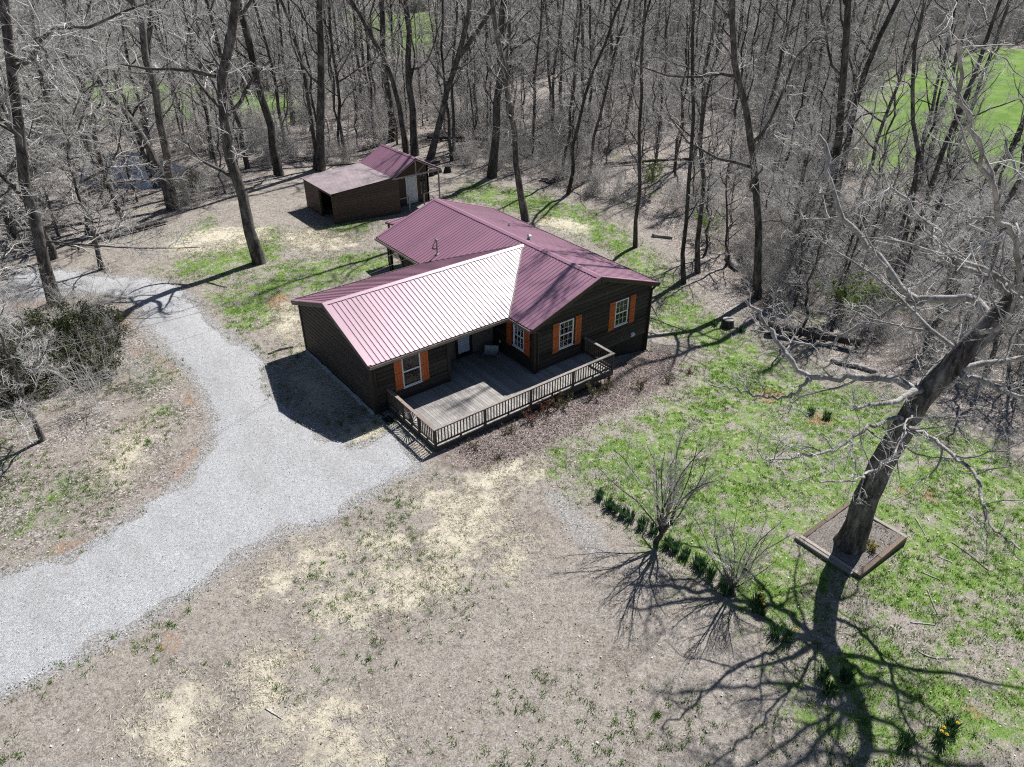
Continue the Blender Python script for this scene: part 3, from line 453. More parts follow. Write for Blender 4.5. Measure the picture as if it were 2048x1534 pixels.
def ground_mat():
    s = NT('lawn_and_forest_floor')
    g = s.geo()
    fine = s.noise(g, 22, 6, .82)
    mid = s.noise(g, 3.2, 4, .6)
    big = s.noise(g, .55, 4, .6)
    def zone(name, k=.9, lo=.38, hi=.62, sc=2.4):
        n = s.noise(g, sc, 4, .65)
        return s.step(s.math('ADD', s.attr('z_' + name), s.math('MULTIPLY', s.math('SUBTRACT', n, .5), k * 1.6)), lo, hi)
    # dormant lawn
    c = s.mix(s.step(fine, .3, .72), (.165, .145, .128), (.520, .478, .428))
    c = s.mix(s.step(mid, .35, .7), c, s.mix(s.step(fine, .3, .7), (.140, .120, .106), (.410, .368, .325)))
    c = s.mix(s.math('MULTIPLY', s.step(s.noise(g, 1.1, 5, .7), .58, .74), .7), c, s.mix(fine, (.30, .235, .165), (.46, .385, .29)))
    c = s.mix(s.math('MULTIPLY', s.step(s.noise(g, .42, 5, .72), .52, .66), .5), c, s.mix(s.step(fine, .35, .65), (.115, .095, .082), (.285, .245, .212)))
    clod = s.noise(g, 6.5, 5, .75)
    c = s.mix(s.math('MULTIPLY', s.step(clod, .50, .64), .55), c, (.105, .090, .080))
    c = s.mix(s.math('MULTIPLY', s.step(s.noise(g, 8.5, 4, .7), .56, .70), .6), c, (.52, .485, .43))
    # green lawn
    gm = s.noise(g, 1.15, 6, .74)
    gcol = s.mix(s.step(fine, .3, .7), (.040, .115, .008), (.195, .345, .040))
    gcol = s.mix(s.step(s.noise(g, 4.5, 5, .7), .50, .68), gcol, (.42, .385, .27))
    gf = s.step(s.math('ADD', s.attr('z_green'), s.math('MULTIPLY', s.math('SUBTRACT', gm, .605), 3.6)), .20, .76)
    c = s.mix(s.math('MULTIPLY', gf, .85), c, gcol)
    # bare clay
    c = s.mix(s.math('MULTIPLY', zone('clay', 1.3, .42, .90), .85), c, s.mix(fine, (.235, .135, .085), (.44, .285, .195)))
    # leaf litter under the trees
    vor = s.voro(g, 17)
    sep = s.new('ShaderNodeSeparateColor'); s.link(vor, sep.inputs[0])
    lit = s.ramp(sep.outputs[0], [(0, (.105, .088, .078)), (.45, (.235, .205, .185)), (.8, (.38, .345, .32)), (1, (.56, .53, .50))])
    lit = s.mix(s.math('MULTIPLY', s.step(big, .45, .7), .55), lit, s.mix(fine, (.14, .108, .09), (.28, .23, .195)))
    lit = s.mix(s.math('MULTIPLY', s.step(s.noise(g, .32, 5, .65), .60, .72), .65), lit, (.13, .17, .055))
    c = s.mix(zone('woods', .7, sc=1.2), c, lit)
    c = s.mix(s.math('MULTIPLY', zone('island', .7), s.step(s.noise(g, .8, 4, .6), .38, .60)), c, lit)
    # straw
    c = s.mix(s.math('MULTIPLY', zone('straw', 1.2, .22, .80, 1.6), .95), c, s.mix(s.step(s.noise(s.mapping(g, (1, 3, 1)), 26, 4, .7), .3, .7), (.42, .37, .27), (.72, .67, .55)))
    # thin old gravel and the feathered edge of the drive
    spk = s.voro(g, 30)
    sp2 = s.new('ShaderNodeSeparateColor'); s.link(spk, sp2.inputs[0])
    gr = s.ramp(sp2.outputs[0], [(0, (.14, .138, .135)), (.5, (.30, .295, .29)), (1, (.52, .515, .51))])
    c = s.mix(s.math('MULTIPLY', zone('oldg', 1.2, .3, .75, 5), .75), c, gr)
    c = s.mix(s.math('MULTIPLY', zone('drive', .8, .30, .75, 6), .8), c, gr)
    c = s.mix(zone('mulch', .9, .35, .8, 4), c, (.20, .165, .15))
    # meadow beyond the trees
    mc = s.mix(s.step(s.noise(g, .6, 5, .65), .35, .68), (.115, .205, .040), (.175, .27, .070))
    c = s.mix(zone('mead', 1.0, .35, .75, sc=.3), c, mc)
    c = s.mix(s.attr('z_pond'), c, (.05, .042, .035))
    s.bump(s.math('ADD', fine, s.math('MULTIPLY', mid, 1.4)), .75, .06)
    s.set(Base_Color=c, Roughness=.95)
    s.b.inputs['Specular IOR Level'].default_value = .1
    return s.m
GROUND_MAT = ground_mat()
gme = np_mesh('ground', np.stack([xf, yf_, zf], -1), quads=gq, attrs={'z_' + k: v for k, v in Zn.items()}, smooth=True)
tag(put('ground', gme, GROUND_MAT), kind='structure')

# ------------------------------------------------------------------ sheets laid on the ground
def sheet(name, poly, mat, rise, grid, flat=None, skirt=.06, wave=0):
    poly = np.asarray(poly)
    x0, y0 = poly.min(0); x1, y1 = poly.max(0)
    px, py = np.meshgrid(np.arange(x0, x1, grid), np.arange(y0, y1, grid))
    px = px.ravel() + rng.uniform(-.2, .2, px.size) * grid; py = py.ravel() + rng.uniform(-.2, .2, py.size) * grid
    k = sdf(px, py, poly) < -.3 * grid
    pts = [Vector(p) for p in poly] + [Vector((a, b)) for a, b in zip(px[k], py[k])]
    n = len(poly)
    vo, _e, fo, *_ = delaunay_2d_cdt(pts, [], [list(range(n))], 1, 1e-5)
    vx = np.array([v.x for v in vo]); vy = np.array([v.y for v in vo])
    if flat is not None: vz = np.full(vx.shape, flat)
    else:
        d = sdf(vx, vy, poly)
        vz = terrain(vx, vy) + np.where(d > -.02, -skirt, rise * sstep(-.02, -.5, d)) + np.where(d < -.02, wave * (vnoise(vx, vy, 1.6, 3) - .5), 0)
    me = mk_mesh(name, np.stack([vx, vy, vz], -1), [tuple(f) for f in fo])
    for p in me.polygons: p.use_smooth = True
    return put(name, me, mat)

def gravel_mat():
    s = NT('pale_crushed_gravel')
    g = s.geo()
    v1 = s.voro(g, 52); sp = s.new('ShaderNodeSeparateColor'); s.link(v1, sp.inputs[0])
    c = s.ramp(sp.outputs[0], [(0, (.18, .184, .192)), (.25, (.38, .387, .40)), (.6, (.54, .547, .56)), (1, (.74, .745, .76))])
    v2 = s.voro(g, 15); sp2 = s.new('ShaderNodeSeparateColor'); s.link(v2, sp2.inputs[0])
    c = s.mix(.3, c, s.ramp(sp2.outputs[1], [(0, (.25, .25, .26)), (1, (.56, .56, .56))]))
    track = s.step(s.noise(s.mapping(g, (1, .45, 1), (0, 0, .6)), .8, 5, .68), .42, .66)
    c = s.mix(s.math('MULTIPLY', track, .30), c, (.30, .295, .29))
    dirt = s.step(s.noise(g, 1.4, 5, .7), .62, .78)
    c = s.mix(s.math('MULTIPLY', dirt, .35), c, (.33, .28, .23))
    d = s.voro(g, 52, 'Distance')
    s.bump(s.math('SUBTRACT', 1.0, d), 1.0, .025)
    s.set(Base_Color=c, Roughness=.9)
    s.b.inputs['Specular IOR Level'].default_value = .15
    return s.m
tag(sheet('gravel_driveway', DRIVE, gravel_mat(), .035, .9, wave=.05), kind='structure')

def mulch_mat():
    s = NT('brown_mulch')
    g = s.geo()
    v = s.voro(s.mapping(g, (1, 1.8, 1)), 22); sp = s.new('ShaderNodeSeparateColor'); s.link(v, sp.inputs[0])
    c = s.ramp(sp.outputs[0], [(0, (.06, .043, .038)), (.5, (.19, .15, .138)), (.85, (.32, .265, .245)), (1, (.50, .45, .42))])
    c = s.mix(s.math('MULTIPLY', s.step(s.noise(g, .9, 4, .6), .45, .7), .5), c, (.30, .26, .235))
    s.bump(s.voro(g, 22, 'Distance'), .9, .04)
    s.set(Base_Color=c, Roughness=.95)
    return s.m
tag(sheet('mulch_bed', MULCH, mulch_mat(), .03, .45, wave=.05), kind='structure')

def water_mat():
    s = NT('still_pond_water')
    g = s.geo()
    s.bump(s.noise(g, 1.5, 3, .5), .06, .02)
    s.set(Base_Color=(.02, .028, .05), Roughness=.03)
    s.b.inputs['IOR'].default_value = 1.33
    return s.m
PZ = gz(-6, 45) - .33
tag(sheet('pond', smooth_poly(D['pond'], .8, 0, 4), water_mat(), 0, 2.5, flat=-.52), kind='structure')

# ------------------------------------------------------------------ loose ground cover (uncountable)
HOUSE = [(-7.45, 1.65), (-3.5, 1.65), (-3.5, -2.05), (3.1, -2.05), (3.1, -.1), (7.5, -.1), (7.5, 13.8), (-.1, 13.8), (-.1, 8.9), (-7.45, 8.9)]
SHED = [(1.8, 24.5), (7.1, 24.4), (10.9, 24.4), (10.9, 29.4), (1.8, 29.4)]
PLANT = [(.55, -15.95), (3.68, -15.95), (3.68, -13.65), (.55, -13.65)]

def sample(n, x0, x1, y0, y1, dens):
    x = rng.uniform(x0, x1, n); y = rng.uniform(y0, y1, n)
    bad = (sdf(x, y, HOUSE) < 0) | (sdf(x, y, SHED) < 0) | (sdf(x, y, PLANT) < .05)
    k = (rng.random(n) < dens(x, y)) & ~bad
    return x[k], y[k]

def seen(x, y, m=1.12):
    """keep only what the photograph could show, with a margin all round"""
    P = np.stack([x - CAM.x, y - CAM.y, terrain(x, y) - CAM.z], -1)
    f = P @ np.array(_fw); u = P @ np.array(_r2) / f; v = P @ np.array(_u2) / f
    return (f > 1) & (np.abs(u) < .70 * m) & (v > -.525 * m)

def blades(name, x, y, nb, h0, h1, spread, wid, mat, label, cat, zoff=0):
    n = len(x); z = terrain(x, y) + zoff
    N = n * nb
    bx = np.repeat(x, nb) + rng.normal(0, spread, N); by = np.repeat(y, nb) + rng.normal(0, spread, N); bz = np.repeat(z, nb)
    a = rng.uniform(0, 2 * np.pi, N); h = rng.uniform(h0, h1, N) * np.repeat(rng.uniform(.6, 1.2, n), nb)
    lean = rng.uniform(.3, 1.1, N) * h; b = rng.uniform(0, 2 * np.pi, N); w = wid * rng.uniform(.6, 1.3, N)
    V = np.empty((N, 3, 3), np.float32)
    V[:, 0] = np.stack([bx - np.cos(a) * w, by - np.sin(a) * w, bz - .01], -1)
    V[:, 1] = np.stack([bx + np.cos(a) * w, by + np.sin(a) * w, bz - .01], -1)
    V[:, 2] = np.stack([bx + np.cos(b) * lean, by + np.sin(b) * lean, bz + h], -1)
    t = np.clip(np.repeat(rng.normal(.5, .18, n), nb) + rng.normal(0, .14, N), 0, 1)
    tt = np.repeat(t, 3).reshape(N, 3); tt[:, 2] = np.clip(tt[:, 2] + .12, 0, 1)
    me = np_mesh(name, V.reshape(-1, 3), tris=np.arange(N * 3).reshape(-1, 3), attrs={'tint': tt.ravel()})
    return tag(put(name, me, mat), label, cat, kind='stuff')

def flakes(name, x, y, l0, l1, asp, mat, label, cat, tilt=.35, zoff=.012, bias=.5):
    n = len(x); z = terrain(x, y) + zoff + rng.uniform(0, .03, n)
    a = rng.uniform(0, 2 * np.pi, n); L = rng.uniform(l0, l1, n) / 2; Wd = L * asp * rng.uniform(.7, 1.3, n)
    ux = np.stack([np.cos(a), np.sin(a), rng.normal(0, tilt, n)], -1); vx = np.stack([-np.sin(a), np.cos(a), rng.normal(0, tilt, n)], -1)
    c = np.stack([x, y, z], -1)
    V = np.stack([c - ux * L[:, None], c - vx * Wd[:, None], c + ux * L[:, None], c + vx * Wd[:, None]], 1)
    V[:, 1, 2] += rng.uniform(0, .02, n)
    t = np.repeat(np.clip(rng.normal(bias, .26, n), 0, 1), 4)
    me = np_mesh(name, V.reshape(-1, 3), quads=np.arange(n * 4).reshape(-1, 4), attrs={'tint': t})
    return tag(put(name, me, mat), label, cat, kind='stuff')

def zfun(*names):
    def f(x, y): 
        return {k: soft(x, y, [DRIVE] if k == 'drive' else [MULCH] if k == 'mulch' else (D[k] if isinstance(D[k][0][0], list) else [D[k]]), 2.4 if k == 'straw' else 1.6) for k in names}
    return f

def d_green(x, y):
    z = zfun('green', 'drive', 'mulch', 'woods', 'straw')(x, y)
    p = z['green'] * sstep(.26, .66, vnoise(x, y, .8) * .55 + vnoise(x, y, 2.6, 1) * .45)
    p = p * (1 - z['drive']) * (1 - z['mulch']) * (1 - .8 * z['straw']) * (1 - .85 * z['woods'])
    rest = .012 * sstep(.55, .75, vnoise(x, y, .5, 7)) * (1 - z['drive']) * (1 - z['mulch']) * (1 - z['woods'])
    return np.where(seen(x, y), np.clip(p, 0, 1) + rest, 0)
x, y = sample(300000, -26, 26, -25, 36, d_green)
blades('grass', x, y, 6, .03, .11, .05, .009, M['grass'], 'short green spring grass of the lawn beside the house', 'grass')
def d_tuft(x, y):
    z = zfun('drive', 'mulch', 'woods')(x, y)
    return np.where(seen(x, y), .5 * (1 - z['drive']) * (1 - z['mulch']) * (1 - z['woods']) * sstep(.3, .7, vnoise(x, y, .4, 4)), 0)
x, y = sample(25000, -26, 12, -25, 14, d_tuft)
blades('grass_tufts', x, y, 16, .05, .15, .055, .013, M['grass'], 'scattered small green tufts in the dormant tan lawn', 'grass')
def d_dead(x, y):
    z = zfun('drive', 'mulch', 'woods', 'green')(x, y)
    return np.where(seen(x, y), (1 - z['drive']) * (1 - z['mulch']) * (1 - .7 * z['woods']) * (1 - .45 * z['green']) * (.35 + .65 * vnoise(x, y, 1.3, 6)), 0)
x, y = sample(150000, -26, 22, -25, 33, d_dead)
blades('dormant_grass', x, y, 5, .02, .075, .06, .008, M['deadgrass'], 'dormant tan grass of the front lawn', 'grass')
def d_straw(x, y):
    z = zfun('straw', 'drive')(x, y)
    return np.where(seen(x, y), np.clip(z['straw'] * sstep(.22, .75, .5 * vnoise(x, y, 1.3, 8) + .5 * vnoise(x, y, 3.1, 5)) * 2.6 + .02, 0, 1) * (1 - z['drive']), 0)
x, y = sample(700000, -25, 8, -22, 26, d_straw)
flakes('straw', x, y, .08, .22, .035, M['strawmat'], 'loose pale straw strewn over bare lawn patches', 'straw', .12, .02)
def d_leaf(x, y):
    z = zfun('woods', 'drive', 'island', 'green')(x, y)
    return np.where(seen(x, y), np.clip(.10 + .75 * z['woods'] + .35 * z['island'] + .14 * z['green'], 0, 1) * (1 - z['drive'] * .97) * (.3 + .9 * vnoise(x, y, .6, 9)), 0)
x, y = sample(330000, -27, 36, -25, 50, d_leaf)
flakes('leaf_litter', x, y, .035, .085, .62, M['leaf'], 'dry fallen leaves lying over the lawn and the forest floor', 'leaves', .4, .012, .66)
def d_chip(x, y):
    z = zfun('mulch')(x, y)
    return z['mulch'] * 1.0
x, y = sample(60000, -6, 13, -6.5, 1, d_chip)
flakes('mulch_chips', x, y, .04, .12, .3, M['chips'], 'loose mulch chips in the bed along the deck', 'mulch', .35, .045)
def d_stone(x, y):
    d = sdf(x, y, DRIVE)
    return np.where(seen(x, y), np.clip(.9 * np.exp(-np.maximum(d, 0) / .22) * (d > -.5) + .06 * (d < 0), 0, 1), 0)
x, y = sample(200000, -27, 3, -15, 25, d_stone)
flakes('loose_stones', x, y, .02, .045, .8, M['stone'], 'loose pale stones along the gravel driveway edges', 'gravel', .5, .05, .55)

# ------------------------------------------------------------------ the house
HW, HL, OE, OR, ZE, SL = 7.4, 13.64, .36, .23, 2.42, .35
YF, YB, WA = 1.79, 8.71, 7.3
YM = (YF + YB) / 2
XRG = HW / 2
ZR = ZE + SL * (XRG + OE)
ZR2 = ZE + SL * (YM - YF + OE)
XM = -OE + (ZR2 - ZE) / SL
XP, YR = -3.52, 3.22           # recessed porch: left end and back wall
house = thing('house', 'dark brown log-sided house with maroon metal roof and orange shutters', 'house', (0, 5.5, -.2))

def P3(axis, plane, n):
    if axis == 'x': return lambda u, d, z: Vector((u, plane + n * d, z))
    return lambda u, d, z: Vector((plane + n * d, u, z))

def wall(parent, axis, plane, n, u0, u1, z0, top, holes=(), brd=None, brk=(), core=None, bmat=None, course=.217, th=.14, bth=.042, name='wall', bname='siding_board'):
    """a solid wall with openings, faced with separate horizontal boards"""
    P = P3(axis, plane, n)
    tf = top if callable(top) else (lambda u: top)
    us = sorted({u0, u1, *brk, *[h[0] for h in holes], *[h[1] for h in holes]})
    us = [u for u in us if u0 <= u <= u1]
    m = MB()
    for a, b in zip(us, us[1:]):
        cuts = sorted((h[2], h[3]) for h in holes if h[0] <= a + 1e-6 and h[1] >= b - 1e-6)
        segs = []; z = z0
        for c0, c1 in cuts: segs.append((z, c0)); z = c1
        for s0, s1 in [q for q in segs if q[1] - q[0] > .005]: m.prism([P(a, 0, s0), P(b, 0, s0), P(b, 0, s1), P(a, 0, s1)], P(0, -th, 0) - P(0, 0, 0))
        m.prism([P(a, 0, z), P(b, 0, z), P(b, 0, tf(b)), P(a, 0, tf(a))], P(0, -th, 0) - P(0, 0, 0))
    w = m.build(name, core or M['siding'], parent)
    if brd is None: return w
    zmax = max(tf(u) for u in [u0, u1, *brk])
    z = brd
    def lim(zz):
        g = np.linspace(u0, u1, 400); k = np.array([tf(u) >= zz - 1e-6 for u in g])
        if not k.any(): return None
        return g[k][0], g[k][-1]
    while z < zmax - .04:
        zt = min(z + course, zmax)
        if callable(top) is False: zt = min(zt, top)
        zz = sorted({z, zt, *[h[2] for h in holes if z < h[2] < zt], *[h[3] for h in holes if z < h[3] < zt]})
        for za, zb in zip(zz, zz[1:]):
            if zb - za < .015: continue
            la, lb = lim(za), lim(zb)
            if la is None: continue
            if lb is None: lb = ((la[0] + la[1]) / 2 - .01, (la[0] + la[1]) / 2 + .01)
            spans = [(la[0], la[1], lb[0], lb[1])]
            for h in holes:
                if h[2] < zb - 1e-4 and h[3] > za + 1e-4:
                    ns = []
                    for s in spans:
                        if h[1] <= s[0] or h[0] >= s[1]: ns.append(s); continue
                        if s[0] < h[0]: ns.append((s[0], h[0], s[2], h[0]))
                        if s[1] > h[1]: ns.append((h[1], s[1], h[1], s[3]))
                    spans = ns
            for s in spans:
                if s[1] - s[0] < .03: continue
                hh = zb - za; c = min(.045, hh * .28)
                prof = [(.002, za + .002, 0), (bth * .55, za + .004, 0), (bth, za + c, .3), (bth, zb - c, .7), (bth * .55, zb - .004, 1), (.002, zb - .002, 1)]
                vs = []
                for d, q, t in prof: vs.append(P(s[0] + (s[2] - s[0]) * t, d, q))
                for d, q, t in prof: vs.append(P(s[1] + (s[3] - s[1]) * t, d, q))
                k = len(prof)
                b = MB().add(vs, [tuple(range(k)), tuple(range(k, 2 * k))[::-1]] + [(i, k + i, k + (i + 1) % k, (i + 1) % k) for i in range(k)])
                b.build(bname, bmat or M['siding'], w)
        z += course
    return w

def window(parent, axis, plane, n, u0, u1, z0, z1, cols=3, rows=2, grille=True):
    P = P3(axis, plane, n)
    def bar(m, ua, ub, d0, d1, za, zb):
        m.prism([P(ua, d0, za), P(ub, d0, za), P(ub, d0, zb), P(ua, d0, zb)], P(0, d1, 0) - P(0, d0, 0)); return m
    f = MB(); t = .055
    bar(f, u0, u0 + t, -.06, .048, z0, z1); bar(f, u1 - t, u1, -.06, .048, z0, z1)
    bar(f, u0 + t, u1 - t, -.06, .046, z1 - t, z1); bar(f, u0 + t, u1 - t, -.06, .046, z0, z0 + t)
    w = f.build('window', M['white'], parent)
    bar(MB(), u0 - .03, u1 + .03, .048, .075, z0 - .03, z0 + .012).build('sill', M['white'], w)
    zm = (z0 + z1) / 2
    bar(MB(), u0 + t, u1 - t, -.03, .03, zm - .03, zm + .03).build('meeting_rail', M['white'], w)
    for za, zb, d in ((z0 + t, zm - .03, .012), (zm + .03, z1 - t, 0.0)):
        bar(MB(), u0 + t, u1 - t, d - .004, d + .002, za, zb).build('pane', M['glass'], w)
        if grille:
            for i in range(1, cols):
                u = u0 + t + (u1 - u0 - 2 * t) * i / cols
                bar(MB(), u - .007, u + .007, d + .003, d + .014, za, zb).build('muntin', M['white'], w)
            for j in range(1, rows):
                z = za + (zb - za) * j / rows
                bar(MB(), u0 + t, u1 - t, d + .0035, d + .0135, z - .007, z + .007).build('muntin', M['white'], w)
    # dark sheet behind both sashes, its colour standing in for the dim room
    bar(MB(), u0 + .05, u1 - .05, -.16, -.15, z0 + .02, z1 - .02).build('dim_backing', M['interior'], w)
    return w

def shutter(parent, axis, plane, n, u0, u1, z0, z1):
    P = P3(axis, plane, n)
    s = MB()
    s.prism([P(u0, .031, z0), P(u1, .031, z0), P(u1, .031, z1), P(u0, .031, z1)], P(0, .040, 0) - P(0, .031, 0))
    o = s.build('shutter', M['cedar'], parent)
    w = (u1 - u0) / 3
    for i in range(3):
        a, b = u0 + w * i + .004, u0 + w * (i + 1) - .004
        MB().prism([P(a, .041, z0), P(b, .041, z0), P(b, .041, z1), P(a, .041, z1)], P(0, .056, 0) - P(0, .041, 0)).build('plank', M['cedar'], o)
    for zc in (z0 + .16, (z0 + z1) / 2, z1 - .16):
        MB().prism([P(u0 + .002, .057, zc - .045), P(u1 - .002, .057, zc - .045), P(u1 - .002, .057, zc + .045), P(u0 + .002, .057, zc + .045)], P(0, .074, 0) - P(0, .057, 0)).build('batten', M['cedar'], o)
    return o

mainroof = lambda x: ZE + SL * (min(x, HW - x) + OE) - .115
wingroof = lambda y: ZE + SL * (min(y - YF, YB - y) + OE) - .115
# front gable of the main wing
g1 = (1.42, 2.28, .76, 2.13); g2 = (5.0, 5.88, .74, 2.11); g1 = (1.42, 2.30, .75, 2.12); g2 = (5.01, 5.89, .75, 2.12)
wall(house, 'x', 0, -1, 0, HW, -.15, mainroof, [g1, g2], -.15, [XRG])
fb = MB().box(.03, HW - .03, .02, .16, -2.6, -.32).build('foundation', M['foundation'], house)
MB().box(.0, HW, -.028, .14, -.32, -.153).build('band_board', M['band'], house)
for g in (g1, g2):
    window(house, 'x', 0, -1, *g)
for a, b in ((1.03, 1.40), (2.41, 2.78), (4.60, 4.98), (6.0, 6.38)): shutter(house, 'x', 0, -1, a, b, .64, 2.16)
# side wall of the main wing inside the porch
g3 = (.74, 1.55, .80, 2.06)
wall(house, 'y', 0, -1, .0, YR, -.1, ZE + SL * OE - .115, [g3], -.1)
window(house, 'y', 0, -1, *g3)
shutter(house, 'y', 0, -1, 1.67, 2.05, .70, 2.04); shutter(house, 'y', 0, -1, .32, .70, .70, 2.04)
# left room of the wing
g4 = (-5.87, -4.95, .58, 2.09)
wall(house, 'x', YF, -1, -WA, XP, -.25, wingroof(YF), [g4], -.25)
window(house, 'x', YF, -1, *g4, grille=False)
shutter(house, 'x', YF, -1, -6.25, -5.88, .57, 2.11); shutter(house, 'x', YF, -1, -4.94, -4.56, .57, 2.11)
wall(house, 'y', XP, 1, YF, YR, -.1, wingroof(YF), (), -.1)
wall(house, 'y', -WA, -1, YF, YB, -.35, wingroof, (), -.1, [YM])
wall(house, 'x', YB, 1, -WA, 0, -.35, wingroof(YB), (), -.1)
# porch back wall with the entrance
dr = (-2.22, -1.26, .03, 2.10)
wall(house, 'x', YR, -1, XP, 0, -.1, 2.52, [dr])
for a, b in ((-3.45, -2.27), (-1.21, -.06)):
    MB().prism([(a, YR - .003, .06), (b, YR - .003, .06), (b, YR - .003, 2.48), (a, YR - .003, 2.48)], (0, -.02, 0)).build('wall_panel', M['panel'], house)
    MB().box(a, b, YR - .045, YR - .0235, .04, .075).build('panel_trim', M['panel'], house)
for u in (-1.23, -.04, -2.25): MB().box(u - .018, u + .018, YR - .052, YR - .024, .077, 2.47).build('panel_trim', M['panel'], house)
# entrance door with a long frosted pane, sky reflection painted into its colour
d = MB()
d.box(-2.21, -2.07, YR - .05, YR + .02, .04, 2.09).box(-1.41, -1.27, YR - .05, YR + .02, .04, 2.09).box(-2.07, -1.41, YR - .05, YR + .02, 1.92, 2.09).box(-2.07, -1.41, YR - .05, YR + .02, .04, .24)
dd = d.build('door', M['black'], house)
MB().box(-2.07, -1.41, YR - .02, YR - .01, .24, 1.92).build('pane', M['frost_sky'], dd)
MB().prism([(-2.06, YR - .03, 1.20), (-1.42, YR - .03, 1.20), (-1.42, YR - .03, 1.14), (-1.72, YR - .03, 1.14), (-1.80, YR - .03, 1.06), (-1.88, YR - .03, 1.14), (-2.06, YR - .03, 1.12)], (0, -.012, 0)).build('door_ornament', M['black'], dd)
MB().cyl((-2.14, YR - .05, 1.0), (-2.14, YR - .11, 1.0), .025, .03, 8).build('door_handle', M['pipe'], dd)
# remaining outer walls
wall(house, 'y', 0, -1, YB, 11.55, -.3, ZE + SL * OE - .115, (), -.1)
wall(house, 'x', 11.55, 1, 0, 2.4, -.3, lambda x: mainroof(x), (), -.1)
wall(house, 'y', 2.4, -1, 11.55, HL, -.3, mainroof(2.4), (), -.1)
wall(house, 'x', HL, 1, 2.4, HW, -1.2, mainroof, (), -.1, [XRG])
wall(house, 'y', HW, 1, 0, HL, -2.4, ZE + SL * OE - .115, (), -.1)
MB().box(.2, HW - .2, .2, 11.4, -.12, -.06).box(-WA + .2, .19, YR + .2, YB - .2, -.121, -.061).box(-WA + .2, XP - .2, YF + .2, YR + .19, -.122, -.062).build('floor', M['interior'], house)
# corner boards
def corner(x, y, z0, z1, w=.11):
    MB().box(x - w / 2, x + w / 2, y - w / 2, y + w / 2, z0, z1).build('corner_post', M['trim_dark'], house)
corner(.0, -.0, .0, 2.40, .20); corner(HW, 0, -2.5, 2.40, .12); corner(-WA, YF, -.35, 2.40, .14); corner(-WA, YB, -.4, 2.40, .14); corner(XP + .0, YF - .0, -.02, 2.43, .15)
# dryer vent hood, outlet
v = MB(); v.box(6.27, 6.45, -.10, -.032, -.20, -.02); v.prism([(6.25, -.033, -.02), (6.47, -.033, -.02), (6.47, -.17, -.10), (6.25, -.17, -.10)], (0, 0, .03))
v.build('dryer_vent', M['white'], house)
MB().box(-.055, -.032, 2.55, 2.65, .45, .58).build('outlet_cover', M['white'], house)

# roof: decking, ribbed panels, caps, trims
roof = MB()
def slab(pts):
    roof.prism(pts, (0, 0, -.11))
slab([(-OE, -OR, ZE), (XRG, -OR, ZR), (XRG, HL + OR, ZR), (-OE, HL + OR, ZE)])
slab([(XRG, -OR, ZR), (HW + OE, -OR, ZE), (HW + OE, HL + OR, ZE), (XRG, HL + OR, ZR)])
slab([(-WA - OR, YF - OE, ZE), (-OE, YF - OE, ZE), (XM, YM, ZR2), (-WA - OR, YM, ZR2)])
slab([(-WA - OR, YM, ZR2), (XM, YM, ZR2), (-OE, YB + OE, ZE), (-WA - OR, YB + OE, ZE)])
roof = roof.build('roof', M['fascia'], house)

RIB = .2286
def panels(parent, mat, axis, a0, a1, lo, hi, zf, rib=.029, name='roof_panel', per=4):
    """ribbed sheets: axis is the direction across the sheets, lo/hi give the slope ends at each station"""
    a = a0; k = 0
    while a < a1 - .02:
        st = []
        for r in range(per):
            o = a + r * RIB
            st += [(o, 0), (o + .055, 0), (o + .060, .003), (o + .070, .003), (o + .075, 0), (o + RIB / 2 - .026, 0), (o + RIB / 2 - .010, rib), (o + RIB / 2 + .010, rib), (o + RIB / 2 + .026, 0)]
        st.append((a + per * RIB, 0))
        st = [s for s in st if s[0] <= a1 + 1e-6]
        if st[-1][0] < a1 - 1e-4 and a + per * RIB > a1: st.append((a1, 0))
        vs, fs = [], []
        lift = .012 + .0015 * (k % 2)
        for s, h in st:
            b0, b1 = lo(s), hi(s)
            if (b1 - b0) * zf.sign < 0: b0 = b1
            for b in (b0, b1):
                z = zf(b) + h + lift
                vs.append((s, b, z) if axis == 'x' else (b, s, z))
        n = len(st)
        for i in range(n - 1): fs.append((2 * i, 2 * i + 2, 2 * i + 3, 2 * i + 1))
        MB().add(vs, fs).build(name, mat, parent)
        a += per * RIB; k += 1

class ZF:
    def __init__(s, b0, z0, slope): s.b0, s.z0, s.k = b0, z0, slope; s.sign = 1 if slope >= 0 else -1
    def __call__(s, b): return s.z0 + s.k * (b - s.b0)
def val_main(y):
    if YF - OE < y < YB + OE:
        return -OE + (min(y - (YF - OE), (YB + OE) - y))
    return -OE - .02
panels(roof, M['roof'], 'y', -OR, HL + OR, val_main, lambda s: XRG, ZF(-OE, ZE, SL))
panels(roof, M['roof'], 'y', -OR, HL + OR, lambda s: HW + OE + .02, lambda s: XRG, ZF(HW + OE, ZE, -SL))
panels(roof, M['roof'], 'x', -WA - OR, XM, lambda s: YF - OE - .02 if s < -OE else YF - OE + (s + OE), lambda s: YM, ZF(YF - OE, ZE, SL))
panels(roof, M['roof'], 'x', -WA - OR, XM, lambda s: YB + OE + .02 if s < -OE else YB + OE - (s + OE), lambda s: YM, ZF(YB + OE, ZE, -SL))
